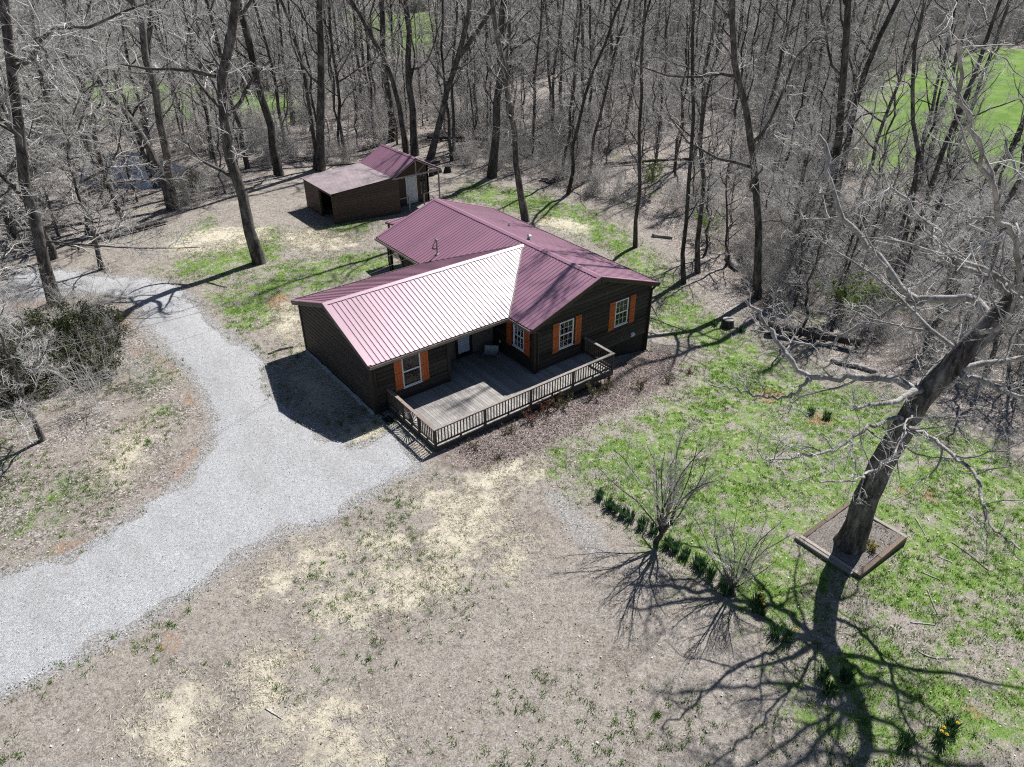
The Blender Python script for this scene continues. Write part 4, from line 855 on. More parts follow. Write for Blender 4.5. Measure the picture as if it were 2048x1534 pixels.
def cap(p, q, side, w=.17, drop=None):
    p, q, side = Vector(p), Vector(q), Vector(side)
    dr_ = w * SL if drop is None else drop
    up = Vector((0, 0, .05))
    vs = [p - side * w + up - Vector((0, 0, dr_)), p + up, p + side * w + up - Vector((0, 0, dr_)), q - side * w + up - Vector((0, 0, dr_)), q + up, q + side * w + up - Vector((0, 0, dr_))]
    dz = Vector((0, 0, -.012))
    vs += [v + dz for v in vs]
    MB().add(vs, [(0, 1, 4, 3), (1, 2, 5, 4), (6, 9, 10, 7), (7, 10, 11, 8), (0, 3, 9, 6), (2, 8, 11, 5), (0, 6, 7, 1), (1, 7, 8, 2), (3, 4, 10, 9), (4, 5, 11, 10)]).build('ridge_cap', M['roof'], roof)
cap((XRG, -OR - .01, ZR), (XRG, HL + OR + .01, ZR), (1, 0, 0))
cap((-WA - OR - .01, YM, ZR2), (XM, YM, ZR2), (0, 1, 0))
for y0, z0, y1 in ((YF - OE, ZE, YM), (YB + OE, ZE, YM)):      # valley flashing
    p, q = Vector((-OE, y0, ZE + .030)), Vector((XM, y1, ZR2 + .030))
    MB().beam(p, q, .075, .02).build('valley_flashing', M['gutter'] if y0 < YM else M['trim_dark'], roof)
def rake(p, q, out):
    p, q, out = Vector(p), Vector(q), Vector(out)
    o = Vector((0, 0, -.085))
    MB().beam(p + o + out * .018, q + o + out * .018, .03, .20).build('fascia', M['fascia'], roof)
    u = Vector((0, 0, .032))
    MB().beam(p + u - out * .045, q + u - out * .045, .16, .028).build('rake_trim', M['roof'], roof)
rake((-OE, -OR, ZE), (XRG, -OR, ZR), (0, -1, 0)); rake((HW + OE, -OR, ZE), (XRG, -OR, ZR), (0, -1, 0))
rake((-OE, HL + OR, ZE), (XRG, HL + OR, ZR), (0, 1, 0)); rake((HW + OE, HL + OR, ZE), (XRG, HL + OR, ZR), (0, 1, 0))
rake((-WA - OR, YF - OE, ZE), (-WA - OR, YM, ZR2), (-1, 0, 0)); rake((-WA - OR, YB + OE, ZE), (-WA - OR, YM, ZR2), (-1, 0, 0))
def gutter(axis, a0, a1, b, n):
    z = ZE - .005
    m = MB()
    def bx(d0, d1, z0, z1):
        lo, hi = sorted((b + n * d0, b + n * d1))
        if axis == 'x': m.box(a0, a1, lo, hi, z0, z1)
        else: m.box(lo, hi, a0, a1, z0, z1)
    bx(.004, .016, z - .12, z); bx(.016, .118, z - .12, z - .108); bx(.118, .132, z - .122, z + .004); bx(.112, .140, z - .012, z + .008)
    m.build('gutter', M['gutter'], roof)
gutter('x', -WA - OR + .01, -OE - .14, YF - OE, -1)
gutter('y', -OR, YF - OE, -OE, -1)
gutter('y', YB + OE, HL + OR, -OE, -1)
gutter('x', -WA - OR + .01, -OE - .14, YB + OE, 1)
gutter('y', -OR, HL + OR, HW + OE, 1)
def downspout(pts):
    m = MB()
    for p, q in zip(pts, pts[1:]): m.beam(p, q, .085, .065)
    m.build('downspout', M['trim_dark'], house)
downspout([(-7.42, 1.36, 2.30), (-7.20, YF - .09, 2.18), (-7.20, YF - .09, -.12), (-7.15, YF - .42, -.18)])
downspout([(-.42, -.16, 2.30), (.08, -.14, 2.16), (.08, -.14, .06)])
downspout([(7.82, -.10, 2.30), (7.44, -.10, 2.12), (7.44, -.10, -1.35), (7.75, -.3, -1.5)])
downspout([(-.42, 13.4, 2.3), (-.1, 13.1, 2.1), (-.1, 13.1, -.2)])
# roof fittings
for x, y, r, h in ((5.24, 8.75, .045, .22), (4.36, 5.89, .085, .24)):
    zz = ZE + SL * (HW + OE - x)
    m = MB().cyl((x, y, zz - .02), (x, y, zz + h), r, r, 12).cyl((x, y, zz + .0), (x, y, zz + .09), r * 2.1, r * 1.1, 12)
    if r > .06: m.cyl((x, y, zz + h + .002), (x, y, zz + h + .07), r * 1.7, r * .6, 12)
    m.build('roof_vent_pipe', M['pipe'], roof)
mz = ZE + SL * (.62 + OE)
ms = MB().cyl((.62, 8.95, mz - .05), (.62, 8.95, mz + .75), .045, .045, 10).cyl((.62, 8.95, mz + .75), (.50, 8.92, mz + .90), .085, .05, 10).cyl((.62, 8.95, mz), (.62, 8.95, mz + .06), .14, .06, 10)
ms = ms.build('service_mast', M['greywood'], house)
for i in range(3):
    m = MB(); pr = Vector((.56, 8.93, mz + .80))
    for j in range(1, 9):
        t = j / 8
        q = Vector((.56 - .35 * math.sin(math.pi * t) - .05 * i, 8.93 - .05 * i - .25 * math.sin(math.pi * t), mz + .80 - .45 * t + .0 * i))
        m.cyl(pr, q, .02, .02, 5); pr = q
    m.build('service_loop', M['black'], ms)
# back porch: posts, braces and lattice under the rear eave, small rear roof
for y in (11.68, 13.0):
    MB().box(-.06, .06, y - .06, y + .06, -.35, 2.32).build('porch_post', M['rail'], house)
MB().box(-.05, .05, 11.75, 12.93, 2.16, 2.30).build('porch_beam', M['rail'], house)
MB().beam((0, 12.93, 1.55), (0, 12.45, 2.16), .07, .07).beam((0, 11.75, 1.55), (0, 12.2, 2.16), .07, .07).build('porch_brace', M['rail'], house)
for i in range(9):
    for s in (-1, 1):
        y0 = 11.75 + i * .13
        a = Vector((.03 + .012 * s, y0, 1.5 if s > 0 else 2.14)); b = Vector((.03 + .012 * s, min(12.93, y0 + .62), 2.14 if s > 0 else 1.5))
        MB().beam(a, b, .03, .01, (1, 0, 0)).build('lattice_slat', M['lattice'], house)
pr_ = MB().prism([(1.62, HL + .16, 2.55), (5.6, HL + .16, 2.55), (5.6, 16.45, 2.15), (1.62, 16.45, 2.15)], (0, 0, -.10)).build('porch_roof', M['fascia'], house)
panels(pr_, M['roof'], 'x', 1.62, 5.6, lambda s: 16.47, lambda s: HL + .16, ZF(16.45, 2.15, -.4 / (16.45 - HL - .16)))
for x in (1.75, 3.6, 5.45): MB().box(x - .05, x + .05, 16.2, 16.3, -1.1, 2.09).build('porch_post', M['rail'], house)
# pale rough footing along the left wall, dark splash tray
m = MB(); y = YF - .02
while y < YB:
    e = random.uniform(.18, .42); w_ = random.uniform(.17, .27); hh_ = random.uniform(.05, .10)
    m.add([(-WA - .035, y, -.4), (-WA - w_, y, -.4), (-WA - w_, min(y + e, YB), -.4), (-WA - .035, min(y + e, YB), -.4), (-WA - .035, y, -.2 + hh_), (-WA - w_ + .05, y, -.2 + hh_ * .8), (-WA - w_ + .05, min(y + e, YB), -.2 + hh_ * .8), (-WA - .035, min(y + e, YB), -.2 + hh_)], [(3, 2, 1, 0), (4, 5, 6, 7), (0, 1, 5, 4), (1, 2, 6, 5), (2, 3, 7, 6), (3, 0, 4, 7)])
    y += e + .004
m.build('footing', M['whiterock'], house)
m = MB().box(-7.28, -6.98, .70, 1.28, gz(-7, 1) + .0, gz(-7, 1) + .03)
m.box(-7.28, -7.25, .70, 1.28, gz(-7, 1) + .03, gz(-7, 1) + .09).box(-7.01, -6.98, .70, 1.28, gz(-7, 1) + .03, gz(-7, 1) + .09)
tag(m.build('splash_block', M['black']), 'dark splash tray below the downspout at the left corner', 'splash block')

# ------------------------------------------------------------------ the deck
DX0, DX1, DY, DH = -6.66, 3.04, -1.985, .865
deck = thing('deck', 'weathered grey wooden deck with brown baluster railing and sunburst panel', 'deck', (-1.8, -1, -.4))
bw = .1405
nb = int((DX1 - DX0) / bw)
for i in range(nb):
    x0 = DX0 + i * (DX1 - DX0) / nb; x1 = x0 + (DX1 - DX0) / nb - .011
    xc = (x0 + x1) / 2
    ye = YF - .035 if xc < XP else (YR - .02 if xc < -.12 else -.04)
    dz = random.uniform(-.003, .003)
    if xc > -.12 and xc < .12: ye = -.12
    MB().box(x0, x1, DY - .03, ye, -.038 + dz, dz).build('deck_board', M['deck'], deck)
fr = MB().box(DX0 + .05, DX1 - .05, DY - .02, DY + .02, -.27, -.042).box(DX0 + .0, DX0 + .04, DY + .021, YF - .05, -.27, -.042).box(DX1 - .04, DX1, DY + .021, -.05, -.27, -.042)
for i in range(5):
    y = DY + .45 + i * .75
    fr.box(DX0 + .05, (DX1 - .05) if y < -.1 else (-.2 if y < 1.6 else -.2), y, y + .04, -.25, -.043) if y < 1.7 else fr.box(XP + .1, -.2, y, y + .04, -.25, -.043)
fr.build('deck_frame', M['rail'], deck)
MB().box(DX0 - .02, DX1 + .02, DY - .06, DY - .022, -.29, -.043).build('rim_board', M['rail'], deck)
MB().box(DX0 - .04, DX0 - .002, DY - .02, YF - .06, -.29, -.043).build('rim_board', M['band'], deck)
bal_me = None
def baluster_mesh(h):
    m = MB().box(-.018, .018, -.018, .018, 0, h); return mk_mesh('baluster', m.v, m.f)
ZB, ZT = .125, .80
bal_me = baluster_mesh(ZT - ZB); bal_me.materials.append(M['rail'])
post_m = MB().box(-.05, .05, -.045, .045, -.30, DH - .04); post_me = mk_mesh('rail_post', post_m.v, post_m.f); post_me.materials.append(M['rail'])
def railing(p, q, bays, nbal, skip=(), capmat=None):
    p, q = Vector((*p, 0)), Vector((*q, 0)); d = (q - p); n = d.normalized()
    for i in range(bays + 1):
        c = p + d * (i / bays)
        put('rail_post', post_me, None, deck, c, rot=(0, 0, math.atan2(n.y, n.x)))
    for b in range(bays):
        a, e = p + d * (b / bays) + n * .05, p + d * ((b + 1) / bays) - n * .05
        u = Vector((0, 0, 1))
        MB().beam(a + u * ZT, e + u * ZT, .036, .075).build('top_rail', M['rail'], deck)
        MB().beam(a + u * ZB, e + u * ZB, .036, .075).build('bottom_rail', M['rail'], deck)
        c = (a + e) / 2
        MB().box(c.x - .035, c.x + .035, c.y - .03, c.y + .03, .0, ZB - .039).build('rail_block', M['rail'], deck)
        if b in skip: continue
        for k in range(nbal):
            put('baluster', bal_me, None, deck, p + d * ((b + (k + 1) / (nbal + 1)) / bays) + u * ZB)
railing((DX0, DY), (DX1, DY), 4, 15)
railing((DX0, YF - .12), (DX0, DY), 3, 8, skip=(1,))
railing((DX1, -.10), (DX1, DY), 1, 12)
MB().box(DX0 - .07, DX1 + .07, DY - .07, DY + .07, DH - .038, DH).build('rail_cap', M['railtop'], deck)
for i in range(3):
    y1 = YF - .06 - i * 1.235; y0 = max(y1 - 1.23, DY + .072)
    MB().box(DX0 - .07, DX0 + .07, y0, y1, DH - .039 + (.012 if i == 0 else 0), DH - .001 + (.012 if i == 0 else 0)).build('rail_cap', M['railtop_l'], deck)
MB().box(DX1 - .07, DX1 + .07, DY + .072, -.05, DH - .039, DH - .001).build('rail_cap', M['railtop'], deck)
# sunburst panel
d_ = (DY - (YF - .12)); c0 = YF - .12 + d_ * .5; hw = abs(d_) / 6 - .06
hub = MB().prism([(DX0 - .02, c0 + .10 * math.cos(t), ZB + .035 + .10 * math.sin(t)) for t in np.linspace(0, math.pi, 10)], (.04, 0, 0)).build('sunburst_hub', M['rail'], deck)
for t in np.linspace(math.radians(7), math.radians(173), 13):
    cy, sz = math.cos(t), math.sin(t)
    L = min(hw / max(abs(cy), 1e-3), (ZT - .04 - ZB - .04) / max(sz, 1e-3))
    MB().beam((DX0, c0 + .09 * cy, ZB + .04 + .09 * sz), (DX0, c0 + L * cy, ZB + .04 + L * sz), .028, .030, (1, 0, 0)).build('sunburst_spoke', M['rail'], deck)
# legs under the high end
for x in (-3.0, -1.0, .6, 1.85, 2.98):
    MB().box(x - .05, x + .05, DY + .025, DY + .125, gz(x, DY) - .3, -.274).build('support_post', M['rottimber'], deck)

# low sling chair by the entrance
ch = thing('chair', 'low pale grey sling seat on the shaded porch by the door', 'chair', (-.72, 2.4, 0))
a0 = math.radians(42)
ax_, bx_ = Vector((math.cos(a0), -math.sin(a0), 0)), Vector((math.sin(a0), math.cos(a0), 0))
cc = Vector((-.72, 2.40, 0))
vs, fs = [], []
for i in range(7):
    t = i / 6; z = .27 - .05 * math.sin(math.pi * min(1, t * 1.25)) + (.16 * max(0, (t - .8) / .2))
    for s in (-.33, .33): vs.append(cc + ax_ * s + bx_ * (t - .5) * .66 + Vector((0, 0, z)))
n = len(vs); vs += [v - Vector((0, 0, .012)) for v in vs]
for i in range(6): fs += [(2 * i, 2 * i + 1, 2 * i + 3, 2 * i + 2), (n + 2 * i, n + 2 * i + 2, n + 2 * i + 3, n + 2 * i + 1), (2 * i, 2 * i + 2, n + 2 * i + 2, n + 2 * i), (2 * i + 1, n + 2 * i + 1, n + 2 * i + 3, 2 * i + 3)]
MB().add(vs, fs).build('seat', M['sling'], ch)
fm = MB()
for s in (-.345, .345): fm.cyl(cc + ax_ * s - bx_ * .33 + Vector((0, 0, .25)), cc + ax_ * s + bx_ * .33 + Vector((0, 0, .25)), .014, .014, 8)
fm.build('frame', M['pipe'], ch)
for s in (-.345, .345):
    for t in (-.3, .3): MB().cyl(cc + ax_ * s + bx_ * t + Vector((0, 0, .24)), cc + ax_ * s * 1.02 + bx_ * t * 1.1 + Vector((0, 0, .002)), .013, .013, 8).build('leg', M['pipe'], ch)

# ------------------------------------------------------------------ the shed
shed = thing('shed', 'brown board-sided shed with maroon gable roof and open lean-to', 'shed', (6.3, 27, -.7))
SX0, SX1, SX2, SY0, SY1 = 1.95, 6.67, 10.72, 24.55, 29.2
SZL, SZE, SZR = 1.78, 2.02, 3.08
lean = lambda x: SZL + (SZE - SZL) * (x - SX0) / (SX1 - SX0) - .07
SC2 = dict(bmat=M['shedside'], core=M['shedside'], course=.17, bth=.022)
wall(shed, 'x', SY0, -1, SX0, 7.2, -1.1, lambda x: lean(min(x, SX1)), (), -.62, **SC2)
wall(shed, 'y', SX0, -1, SY0, SY1, -.9, SZL - .07, [(SY0 + .12, SY0 + 2.15, -.9, 1.55)], -.5, **SC2)
wall(shed, 'x', SY1, 1, SX0, SX1, -1, lean, (), -.55, **SC2)
gab = lambda x: SZE + (SZR - SZE) * min(x - SX1, SX2 - x) / ((SX2 - SX1) / 2) - .07
DWY = 26.0
w1 = (7.62, 7.86, -.25, 1.32); w2 = (9.86, 10.06, -.25, 1.32); w3 = (10.16, 10.34, -.25, 1.32); dh = (8.6, 9.57, -.74, 1.4)
wall(shed, 'x', DWY, -1, SX1 + .1, SX2 - .1, -1.3, lambda x: gab(x) - .02, [w1, dh, w2, w3], None, [(SX1 + SX2) / 2], core=M['shedside'])
wall(shed, 'y', SX1 + .1, -1, DWY, SY1, -1.2, SZE - .06, (), None, core=M['shedside'])
wall(shed, 'y', SX2 - .1, 1, DWY, SY1, -1.4, SZE - .06, (), -.9, **SC2)
wall(shed, 'x', SY1, 1, SX1 + .1, SX2 - .1, -1.3, lambda x: gab(x) - .02, (), -.8, [(SX1 + SX2) / 2], **SC2)
MB().box(SX1 + .2, SX2 - .2, DWY + .2, SY1 - .2, -.80, -.745).build('floor', M['interior'], shed)
for h in (w1, w2, w3):
    f = MB().box(h[0], h[0] + .025, DWY - .02, DWY + .05, h[2], h[3]).box(h[1] - .025, h[1], DWY - .02, DWY + .05, h[2], h[3]).box(h[0] + .025, h[1] - .025, DWY - .02, DWY + .05, h[3] - .03, h[3]).box(h[0] + .025, h[1] - .025, DWY - .02, DWY + .05, h[2], h[2] + .03).build('window', M['black'], shed)
    MB().box(h[0] + .025, h[1] - .025, DWY + .01, DWY + .016, h[2] + .03, h[3] - .03).build('pane', M['glass'], f)
f = MB().box(8.6, 8.66, DWY - .03, DWY + .05, -.74, 1.4).box(9.51, 9.57, DWY - .03, DWY + .05, -.74, 1.4).box(8.66, 9.51, DWY - .03, DWY + .05, 1.34, 1.4).build('door_frame', M['white'], shed)
dd = MB().box(8.665, 9.505, DWY - .012, DWY + .03, -.73, 1.335).build('door', M['doorwhite'], shed)
for z0, z1 in ((-.55, -.05), (.1, .6), (.75, 1.2)):
    for x0 in (8.76, 9.12): MB().box(x0, x0 + .29, DWY - .020, DWY - .0125, z0, z1).build('door_panel', M['doorwhite'], dd)
MB().cyl((9.44, DWY - .012, .22), (9.44, DWY - .07, .22), .025, .032, 8).build('door_handle', M['pipe'], dd)
rs = MB().prism([(SX0 - .12, SY0 - .14, SZL - .006), (SX1, SY0 - .14, SZE), (SX1, SY1 + .12, SZE), (SX0 - .12, SY1 + .12, SZL - .006)], (0, 0, -.06)).build('lean_to_roof', M['trim_dark'], shed)
panels(rs, M['shedroof'], 'y', SY0 - .15, SY1 + .13, lambda s: SX0 - .14, lambda s: SX1 + .02, ZF(SX0 - .12, SZL - .006, (SZE - SZL + .006) / (SX1 - SX0 + .12)), .012)
XC = (SX1 + SX2) / 2
gs = (SZR - SZE) / (XC - SX1)
rg = MB().prism([(SX1 - .02, SY0 - .15, SZE), (XC, SY0 - .15, SZR), (XC, SY1 + .12, SZR), (SX1 - .02, SY1 + .12, SZE)], (0, 0, -.06)).prism([(XC, SY0 - .15, SZR), (SX2 + .15, SY0 - .15, SZE - .07), (SX2 + .15, SY1 + .12, SZE - .07), (XC, SY1 + .12, SZR)], (0, 0, -.06)).build('gable_roof', M['trim_dark'], shed)
panels(rg, M['roof'], 'y', SY0 - .17, SY1 + .13, lambda s: SX1 - .04, lambda s: XC, ZF(SX1 - .02, SZE, gs), .02)
panels(rg, M['roof'], 'y', SY0 - .17, SY1 + .13, lambda s: SX2 + .17, lambda s: XC, ZF(SX2 + .15, SZE - .07, -(SZR - SZE + .07) / (SX2 + .15 - XC)), .02)
m = MB(); up = .05
m.prism([(XC - .14, SY0 - .17, SZR + up - .07), (XC, SY0 - .17, SZR + up), (XC + .14, SY0 - .17, SZR + up - .07), (XC, SY0 - .17, SZR + up - .02)], (0, SY1 - SY0 + .3, 0)); m.build('ridge_cap', M['roof'], rg)
# front porch of the shed
for a, b in (((SX1 - .02, SZE - .09), (XC, SZR - .09)), ((SX2 + .13, SZE - .16), (XC, SZR - .09))):
    MB().beam((a[0], SY0 - .1, a[1]), (b[0], SY0 - .1, b[1]), .04, .11).build('barge_rafter', M['greywood'], shed)
MB().box(SX1 + .1, SX2 + .05, SY0 - .07, SY0 - .01, 1.82, 1.94).build('tie_beam', M['greywood'], shed)
MB().box(XC - .035, XC + .035, SY0 - .075, SY0 - .015, 1.945, 2.93).build('king_post', M['greywood'], shed)
MB().beam((XC + .1, SY0 - .045, 2.0), (XC + .75, SY0 - .045, 2.52), .035, .08, (0, 1, 0)).build('truss_brace', M['greywood'], shed)
for x, z0 in ((SX2 - .05, -1.25), (9.28, -1.2)):
    MB().box(x - .045, x + .045, SY0 - .03, SY0 + .06, z0, 1.82 if x > 10 else .30).build('porch_post', M['greywood'], shed)
MB().box(7.95, 8.04, SY0 - .03, SY0 + .06, -1.1, .30).build('porch_post', M['greywood'], shed)
MB().box(7.25, 8.06, SY0 - .025, SY0 + .055, .31, .36).build('porch_rail', M['greywood'], shed)
MB().box(9.25, SX2 - .1, SY0 - .025, SY0 + .055, .31, .36).build('porch_rail', M['greywood'], shed)
i = 0
y = SY0 - .05
while y < DWY - .14:
    MB().box(7.22, SX2, y, y + .132, -.80, -.76).build('porch_board', M['greywood'], shed); y += .14
MB().box(7.24, SX2 - .02, SY0 - .02, SY0 + .02, -.98, -.803).build('porch_rim', M['greywood'], shed)

# service cable to a pole beyond the left edge of the view, second line below
def cable(p, q, sag, r, label):
    m = MB(); p, q = Vector(p), Vector(q); pr = p
    for i in range(1, 29):
        t = i / 28; c = p.lerp(q, t) - Vector((0, 0, sag * 4 * t * (1 - t)))
        m.cyl(pr, c, r, r, 5); pr = c
    return tag(m.build('power_cable', M['cable'], origin=p), label, 'cable')
cable((.52, 8.93, mz + .86), (-24, .6, 7.6), .5, .008, 'pale overhead service cable running left from the roof mast')
cable((.45, 8.9, mz + .50), (-24, .4, 6.6), .6, .005, 'thin lower overhead line hanging below the service cable')

# ------------------------------------------------------------------ bare trees
def norm(v): return v / (np.linalg.norm(v, axis=-1, keepdims=True) + 1e-12)
def tubes(P, R, k):
    """P (B,n,3) centre lines, R (B,n) radii -> vertices, quads"""
    B, n = P.shape[:2]
    T = np.empty_like(P); T[:, 1:-1] = P[:, 2:] - P[:, :-2]; T[:, 0] = P[:, 1] - P[:, 0]; T[:, -1] = P[:, -1] - P[:, -2]
    T = norm(T)
    m = norm(P[:, -1] - P[:, 0]); ref = np.zeros((B, 3)); ref[np.arange(B), np.argmin(np.abs(m), 1)] = 1
    U = norm(np.cross(T, ref[:, None])); V = np.cross(T, U)
    a = np.arange(k) * 2 * np.pi / k
    ring = P[:, :, None] + R[:, :, None, None] * (U[:, :, None] * np.cos(a)[:, None] + V[:, :, None] * np.sin(a)[:, None])
    idx = np.arange(B * n * k).reshape(B, n, k)
    q = np.stack([idx[:, :-1], np.roll(idx, -1, 2)[:, :-1], np.roll(idx, -1, 2)[:, 1:], idx[:, 1:]], -1).reshape(-1, 4)
    return ring.reshape(-1, 3), q

def spawn(g, P, R, m, t0, t1, l0, l1, a0, a1, n, up=.06, wob=.16, rr=.012, rk=.62, tip=.35, lenpow=.6, out=0):
    B, n0 = P.shape[:2]; N = B * m
    idx = np.repeat(np.arange(B), m)
    t = t0 + (t1 - t0) * (np.tile(np.arange(m), B) + g.random(N)) / m
    seg = np.linalg.norm(np.diff(P, axis=1), axis=2); plen = seg.sum(1)
    f = t * (n0 - 1); i = np.minimum(f.astype(int), n0 - 2); u = (f - i)[:, None]
    pos = P[idx, i] * (1 - u) + P[idx, i + 1] * u
    tan = norm(P[idx, i + 1] - P[idx, i]); rad = R[idx, i] * (1 - u[:, 0]) + R[idx, i + 1] * u[:, 0]
    L = plen[idx] * g.uniform(l0, l1, N) * (1.15 - lenpow * t)
    rv = g.normal(size=(N, 3)); rv[:, 2] *= .7
    perp = norm(rv - tan * (rv * tan).sum(1, keepdims=True))
    an = g.uniform(a0, a1, N)[:, None]
    d = norm(tan * np.cos(an) + perp * np.sin(an))
    C = np.empty((N, n, 3)); C[:, 0] = pos
    for j in range(1, n):
        d = norm(d + np.array([0, 0, up]) + g.normal(0, wob, (N, 3)))
        C[:, j] = C[:, j - 1] + d * (L / (n - 1))[:, None]
    r0 = np.minimum(rad * rk, rr * L + .003)
    rads = r0[:, None] * np.linspace(1, tip, n)[None]
    return C, rads

def smooth_path(P, n, g, wob=0.0):
    P = np.asarray(P, float); s = np.r_[0, np.cumsum(np.linalg.norm(np.diff(P, axis=0), axis=1))]
    t = np.linspace(0, s[-1], n)
    Q = np.stack([np.interp(t, s, P[:, i]) for i in range(3)], -1)
    for _ in range(2): Q[1:-1] = (Q[:-2] + 2 * Q[1:-1] + Q[2:]) / 4
    Q[1:-1, :2] += g.normal(0, wob, (n - 2, 2))
    return Q, s[-1]

def pack(lst):
    V, Q, o = [], [], 0
    for v, q in lst: V.append(v); Q.append(q + o); o += len(v)
    return np.concatenate(V), np.concatenate(Q)

def grow_tree(g, path, r0, cfg):
    """path relative to the base. returns trunk arrays, crown arrays"""
    n = cfg.get('tn', 14)
    Q, L = smooth_path(path, n, g, cfg.get('twob', .09))
    t = np.linspace(0, 1, n)
    R = r0 * (1 - t) ** cfg.get('tp', .62) + .015
    R[0] *= cfg.get('flare', 1.35); R[1] *= 1.06
    P0, R0 = Q[None], R[None]
    tr = [tubes(P0, R0, cfg.get('tk', 9))]
    cr = []
    limbs = [spawn(g, P0, R0, cfg['limbs'], cfg.get('t0', .35), .98, *cfg.get('ll', (.16, .30)), .6, 1.25, 7, cfg.get('up', .10), cfg.get('w1', .2), cfg.get('lr', .017), .62, .3)]
    for ex in cfg.get('extra', ()):
        q, l = smooth_path(ex[1], 9, g, .05); limbs.append((q[None], (ex[0] * np.linspace(1, .35, 9))[None]))
    for Pl, Rl in limbs:
        nn = Pl.shape[1]
        tr.append(tubes(Pl, Rl, 6))
        b = spawn(g, Pl, Rl, cfg['br'], .15, 1.0, .26, .50, .45, 1.15, 5, .04, cfg.get('w2', .22), .013, .7, .4)
        cr.append(tubes(*b, 4))
        tw = spawn(g, *b, cfg['tw'], .12, 1.0, .30, .60, .45, 1.15, 3, .03, .25, .011, .75, .5)
        cr.append(tubes(*tw, 3))
        if cfg['fi']:
            fi = spawn(g, *tw, cfg['fi'], .1, 1.0, .35, .75, .4, 1.1, 2, .03, .25, .010, .8, .6)
            cr.append(tubes(*fi, 3))
    # top of the leader breaks up too
    b = spawn(g, P0, R0, cfg['br'] * 2, .72, 1.0, .08, .16, .3, .9, 5, .05, .2, .012, .7, .4)
    cr.append(tubes(*b, 4))
    tw = spawn(g, *b, cfg['tw'], .12, 1.0, .30, .60, .45, 1.1, 3, .03, .25, .011, .75, .5)
    cr.append(tubes(*tw, 3))
    if cfg['fi']:
        cr.append(tubes(*spawn(g, *tw, cfg['fi'], .1, 1.0, .35, .75, .4, 1.1, 2, .03, .25, .010, .8, .6), 3))
    return pack(tr), pack(cr)

def place_tree(name, label, loc, tr, cr, bark, twig, group=None, rot=0, sc=1, cat='tree', meshes=None):
    o = thing(name, label, cat, loc, group)
    o.rotation_euler = (0, 0, rot); o.scale = (sc, sc, sc)
    if meshes is None:
        a = np_mesh('trunk', tr[0], quads=tr[1], smooth=True); a.materials.append(bark)
        b = np_mesh('crown', cr[0], quads=cr[1]); b.materials.append(twig)
    else: a, b = meshes
    for nm, me in (('trunk', a), ('crown', b)):
        c = bpy.data.objects.new(nm, me); COL.objects.link(c); c.parent = o
    return o

CFG_WOOD = dict(limbs=17, br=6, tw=6, fi=4, ll=(.10, .24), t0=.20)
CFG_SLIM = dict(limbs=17, br=5, tw=5, fi=3, ll=(.09, .20), t0=.16, lr=.012, tn=12, tk=7)
CFG_WIDE = dict(limbs=18, br=9, tw=8, fi=5, ll=(.24, .46), t0=.16, up=.03, w1=.28, lr=.012)
TREES = dict(
 A=('crooked grey tree with broken stubs on the lawn left of the shed', CFG_WOOD, 'bark', 'twig_pale'),
 B=('grey tree growing beside the driveway bend at the left edge', CFG_WIDE, 'bark', 'twig_pale'),
 C=('right stem of the twin-trunked tree in front of the pond', CFG_WOOD, 'bark', 'twig'),
 C2=('left-leaning stem of the twin-trunked tree in front of the pond', CFG_WOOD, 'bark', 'twig_pale'),
 C3=('wavy grey tree standing behind the pond', CFG_WOOD, 'bark', 'twig'),
 D=('dark leaning tree between the pond and the shed lean-to', CFG_WOOD, 'bark_dark', 'twig'),
 E=('straight thick dark trunk right behind the lean-to end of the shed', CFG_WOOD, 'bark_dark', 'twig'),
 E2=('thin dark trunk leaning left of the thick tree behind the lean-to', CFG_SLIM, 'bark_dark', 'twig'),
 F=('thick straight trunk in the woods behind the shed roof ridge', CFG_WOOD, 'bark_dark', 'twig'),
 G=('tree curving left above the shed gable roof', CFG_WOOD, 'bark', 'twig'),
 H=('upright dark trunk right behind the shed gable peak', CFG_WOOD, 'bark_dark', 'twig'),
 I=('forked trunk leaning right behind the right eave of the shed', CFG_WOOD, 'bark', 'twig'),
 J=('thin upright trunk right of the forked tree behind the shed', CFG_SLIM, 'bark_dark', 'twig'),
 K=('tall dark trunk at the lawn edge between shed and tilted plank stack', CFG_WOOD, 'bark_dark', 'twig'),
 L=('tall tree just behind the maroon roof, leaning left', CFG_WOOD, 'bark', 'twig'),
 M=('slim tree bending right beside the plank stack', CFG_SLIM, 'bark_dark', 'twig'),
 N=('slim upright tree directly behind the plank stack', CFG_SLIM, 'bark_dark', 'twig'),
 O=('slim dark tree leaning right, second right of the plank stack', CFG_SLIM, 'bark_dark', 'twig'),
 P=('thin straight tree on the back lawn right of the main roof', CFG_SLIM, 'bark_dark', 'twig'),
 Q=('thin dark tree nearest the right end of the maroon roof', CFG_SLIM, 'bark_dark', 'twig'),
 R=('forking dark tree just behind the tree at the roof end', CFG_SLIM, 'bark_dark', 'twig'),
 S=('thick mossy dark trunk curving left at the right lawn edge', CFG_WOOD, 'bark_dark', 'twig'),
 T=('tall dark trunk behind the green bush on the right', CFG_WOOD, 'bark_dark', 'twig'),
 T2=('paired trunk right of the tall dark tree behind the green bush', CFG_WOOD, 'bark_dark', 'twig'),
 U=('dark tree leaning right in front of the bright meadow', CFG_SLIM, 'bark_dark', 'twig'),
 V=('strongly slanting trunk below the bright meadow', CFG_SLIM, 'bark_dark', 'twig'),
 W=('crooked dark tree left of the slanting trunk by the meadow', CFG_SLIM, 'bark_dark', 'twig'))
